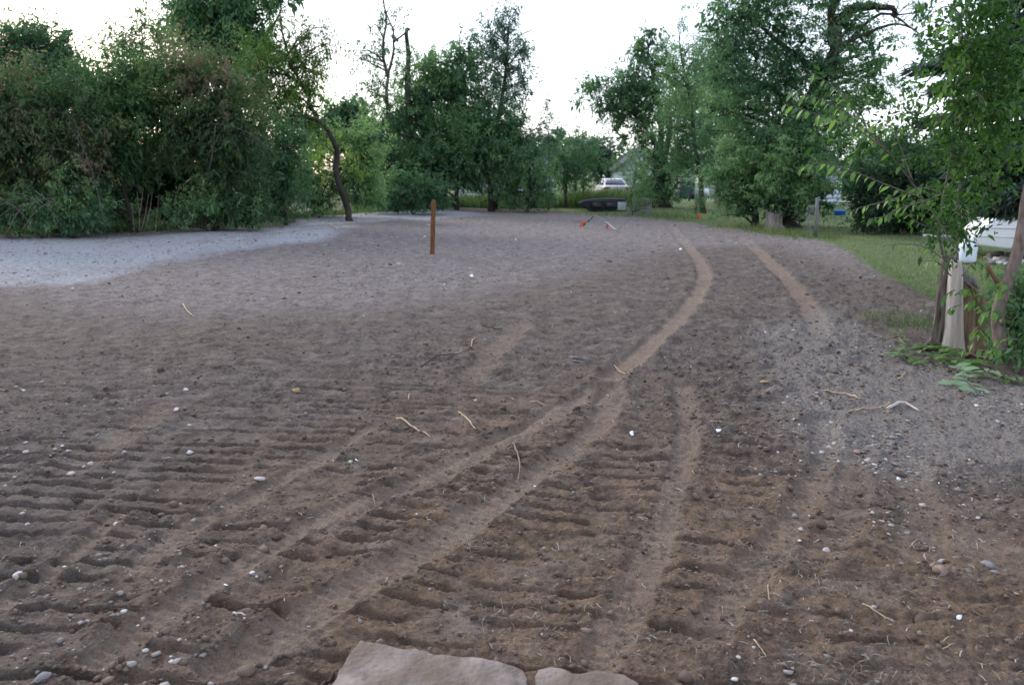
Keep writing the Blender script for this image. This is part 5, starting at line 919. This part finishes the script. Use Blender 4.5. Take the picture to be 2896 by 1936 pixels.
# yard chair
b_ = gnd(2004, 575); r_ = empty('lawn_chair', (b_[0], b_[1], hgt(*b_)), 'small white and black lawn chair left of the dark trunk on the far lawn', 'lawn chair', rz=.4)
mb = MB(); mb.box(-.24, .24, -.22, .22, .36, .40); mb.build('seat', M_black, r_); mb = MB(); mb.loft([[(-.22, .2, .40), (.22, .2, .40), (.22, .23, .40), (-.22, .23, .40)], [(-.2, .34, .85), (.2, .34, .85), (.2, .37, .85), (-.2, .37, .85)]]); mb.build('backrest', M_white, r_)
for sx in (-.22, .22):
    for sy in (-.2, .2): mb = MB(); mb.tube([(sx, sy, 0), (sx, sy, .37)], .02, 6); mb.build('leg', M_white, r_)
b_ = gnd(2374, 608); mb = MB(); n = 20; mb.loft([[(r__*math.cos(2*PI*i/n), r__*math.sin(2*PI*i/n), z_) for i in range(n)] for r__, z_ in [(.21, 0), (.25, .16), (.27, .17), (.27, .19), (.24, .19), (.2, .03)]]); tag(mb.build('tub', M_blue, None, True, loc=(b_[0], b_[1], hgt(*b_))), 'bright blue plastic tub on the lawn before the pale house', 'tub')
# ------------------------------------------------------------------ white trailer and tank at right
tY = 15.6; nose = at(2762, 694, tY); z0 = hgt(nose[0], tY); rtz = -.42
rtl = empty('travel_trailer', (nose[0], tY, z0), 'white travel trailer with horizontal seams and sloped nose behind the spruce', 'trailer', rz=rtz)
prof = [(-.05, .28), (-.10, .45), (.18, .75), (.65, 1.25), (1.05, 1.95), (1.4, 2.25), (5.0, 2.35), (5.2, 2.2), (5.25, .3), (.5, .22)]
mb = MB(); mb.loft([[(x_, y_, z_) for x_, z_ in prof] for y_ in (0, 2.1)]); mb.build('body', M_white, rtl, bevel=.05)
for z_ in (.45, .62, .79, .96, 1.13, 1.30, 1.5, 1.7, 1.9, 2.1):
    xs0 = np.interp(z_, [.28, .45, .75, 1.25, 1.95, 2.3], [-.05, -.10, .18, .65, 1.05, 1.4])+.06; mb = MB(); mb.box(xs0, 5.18, -.014, -.001, z_, z_+.02); mb.build('seam', mat('seam', (.5, .51, .54), .5, .05, 5) if z_ < .46 else bpy.data.materials['seam'], rtl)
mb = MB(); mb.tube([(1.9, -.02, .33), (1.9, .2, .33)], .33, 18); w = mb.build('wheel', M_rubber, rtl, True); mb = MB(); mb.tube([(1.9, -.04, .33), (1.9, -.02, .33)], .18, 12); mb.build('rim', M_white, w)
mb = MB(); mb.box(-.9, 0, 1.0, 1.1, .32, .40); mb.build('hitch', M_steel, rtl)
tk = at(2735, 718, 14.9); zt = hgt(tk[0], 14.9); mb = MB(); n = 22; mb.loft([[(r__*math.cos(2*PI*i/n), r__*math.sin(2*PI*i/n), z_) for i in range(n)] for r__, z_ in [(.10, 0), (.16, .03), (.165, .08), (.165, .30), (.14, .37), (.08, .41), (.08, .46)]]); ob = mb.build('gas_tank', mat('tank_paint', (.62, .68, .76), .4, .05, 6), None, True, loc=(tk[0], 14.9, zt)); tag(ob, 'pale blue-white gas tank standing at the nose of the white trailer', 'gas tank')
b_ = gnd(2762, 724); z_ = hgt(*b_); h = at(2776, 632, b_[1])[2]-z_; mb = MB(); mb.tube([(0, 0, -.1), (.06, 0, h)], .016, 6); tag(mb.build('fence_post', M_steel, None, loc=(b_[0], b_[1], z_)), 'thin steel post leaning in front of the white trailer', 'fence post')
xs_ = rg.uniform(2790, 2890, 60); ys_ = rg.uniform(712, 745, 60); gg = np.array([gnd(a, b2) for a, b2 in zip(xs_, ys_)]); lumps('rubble', gg[:, 0], gg[:, 1], rg.uniform(.03, .09, 60), .7, 'pebble', 95, 'pale rubble beside the white trailer', (.7, .2))
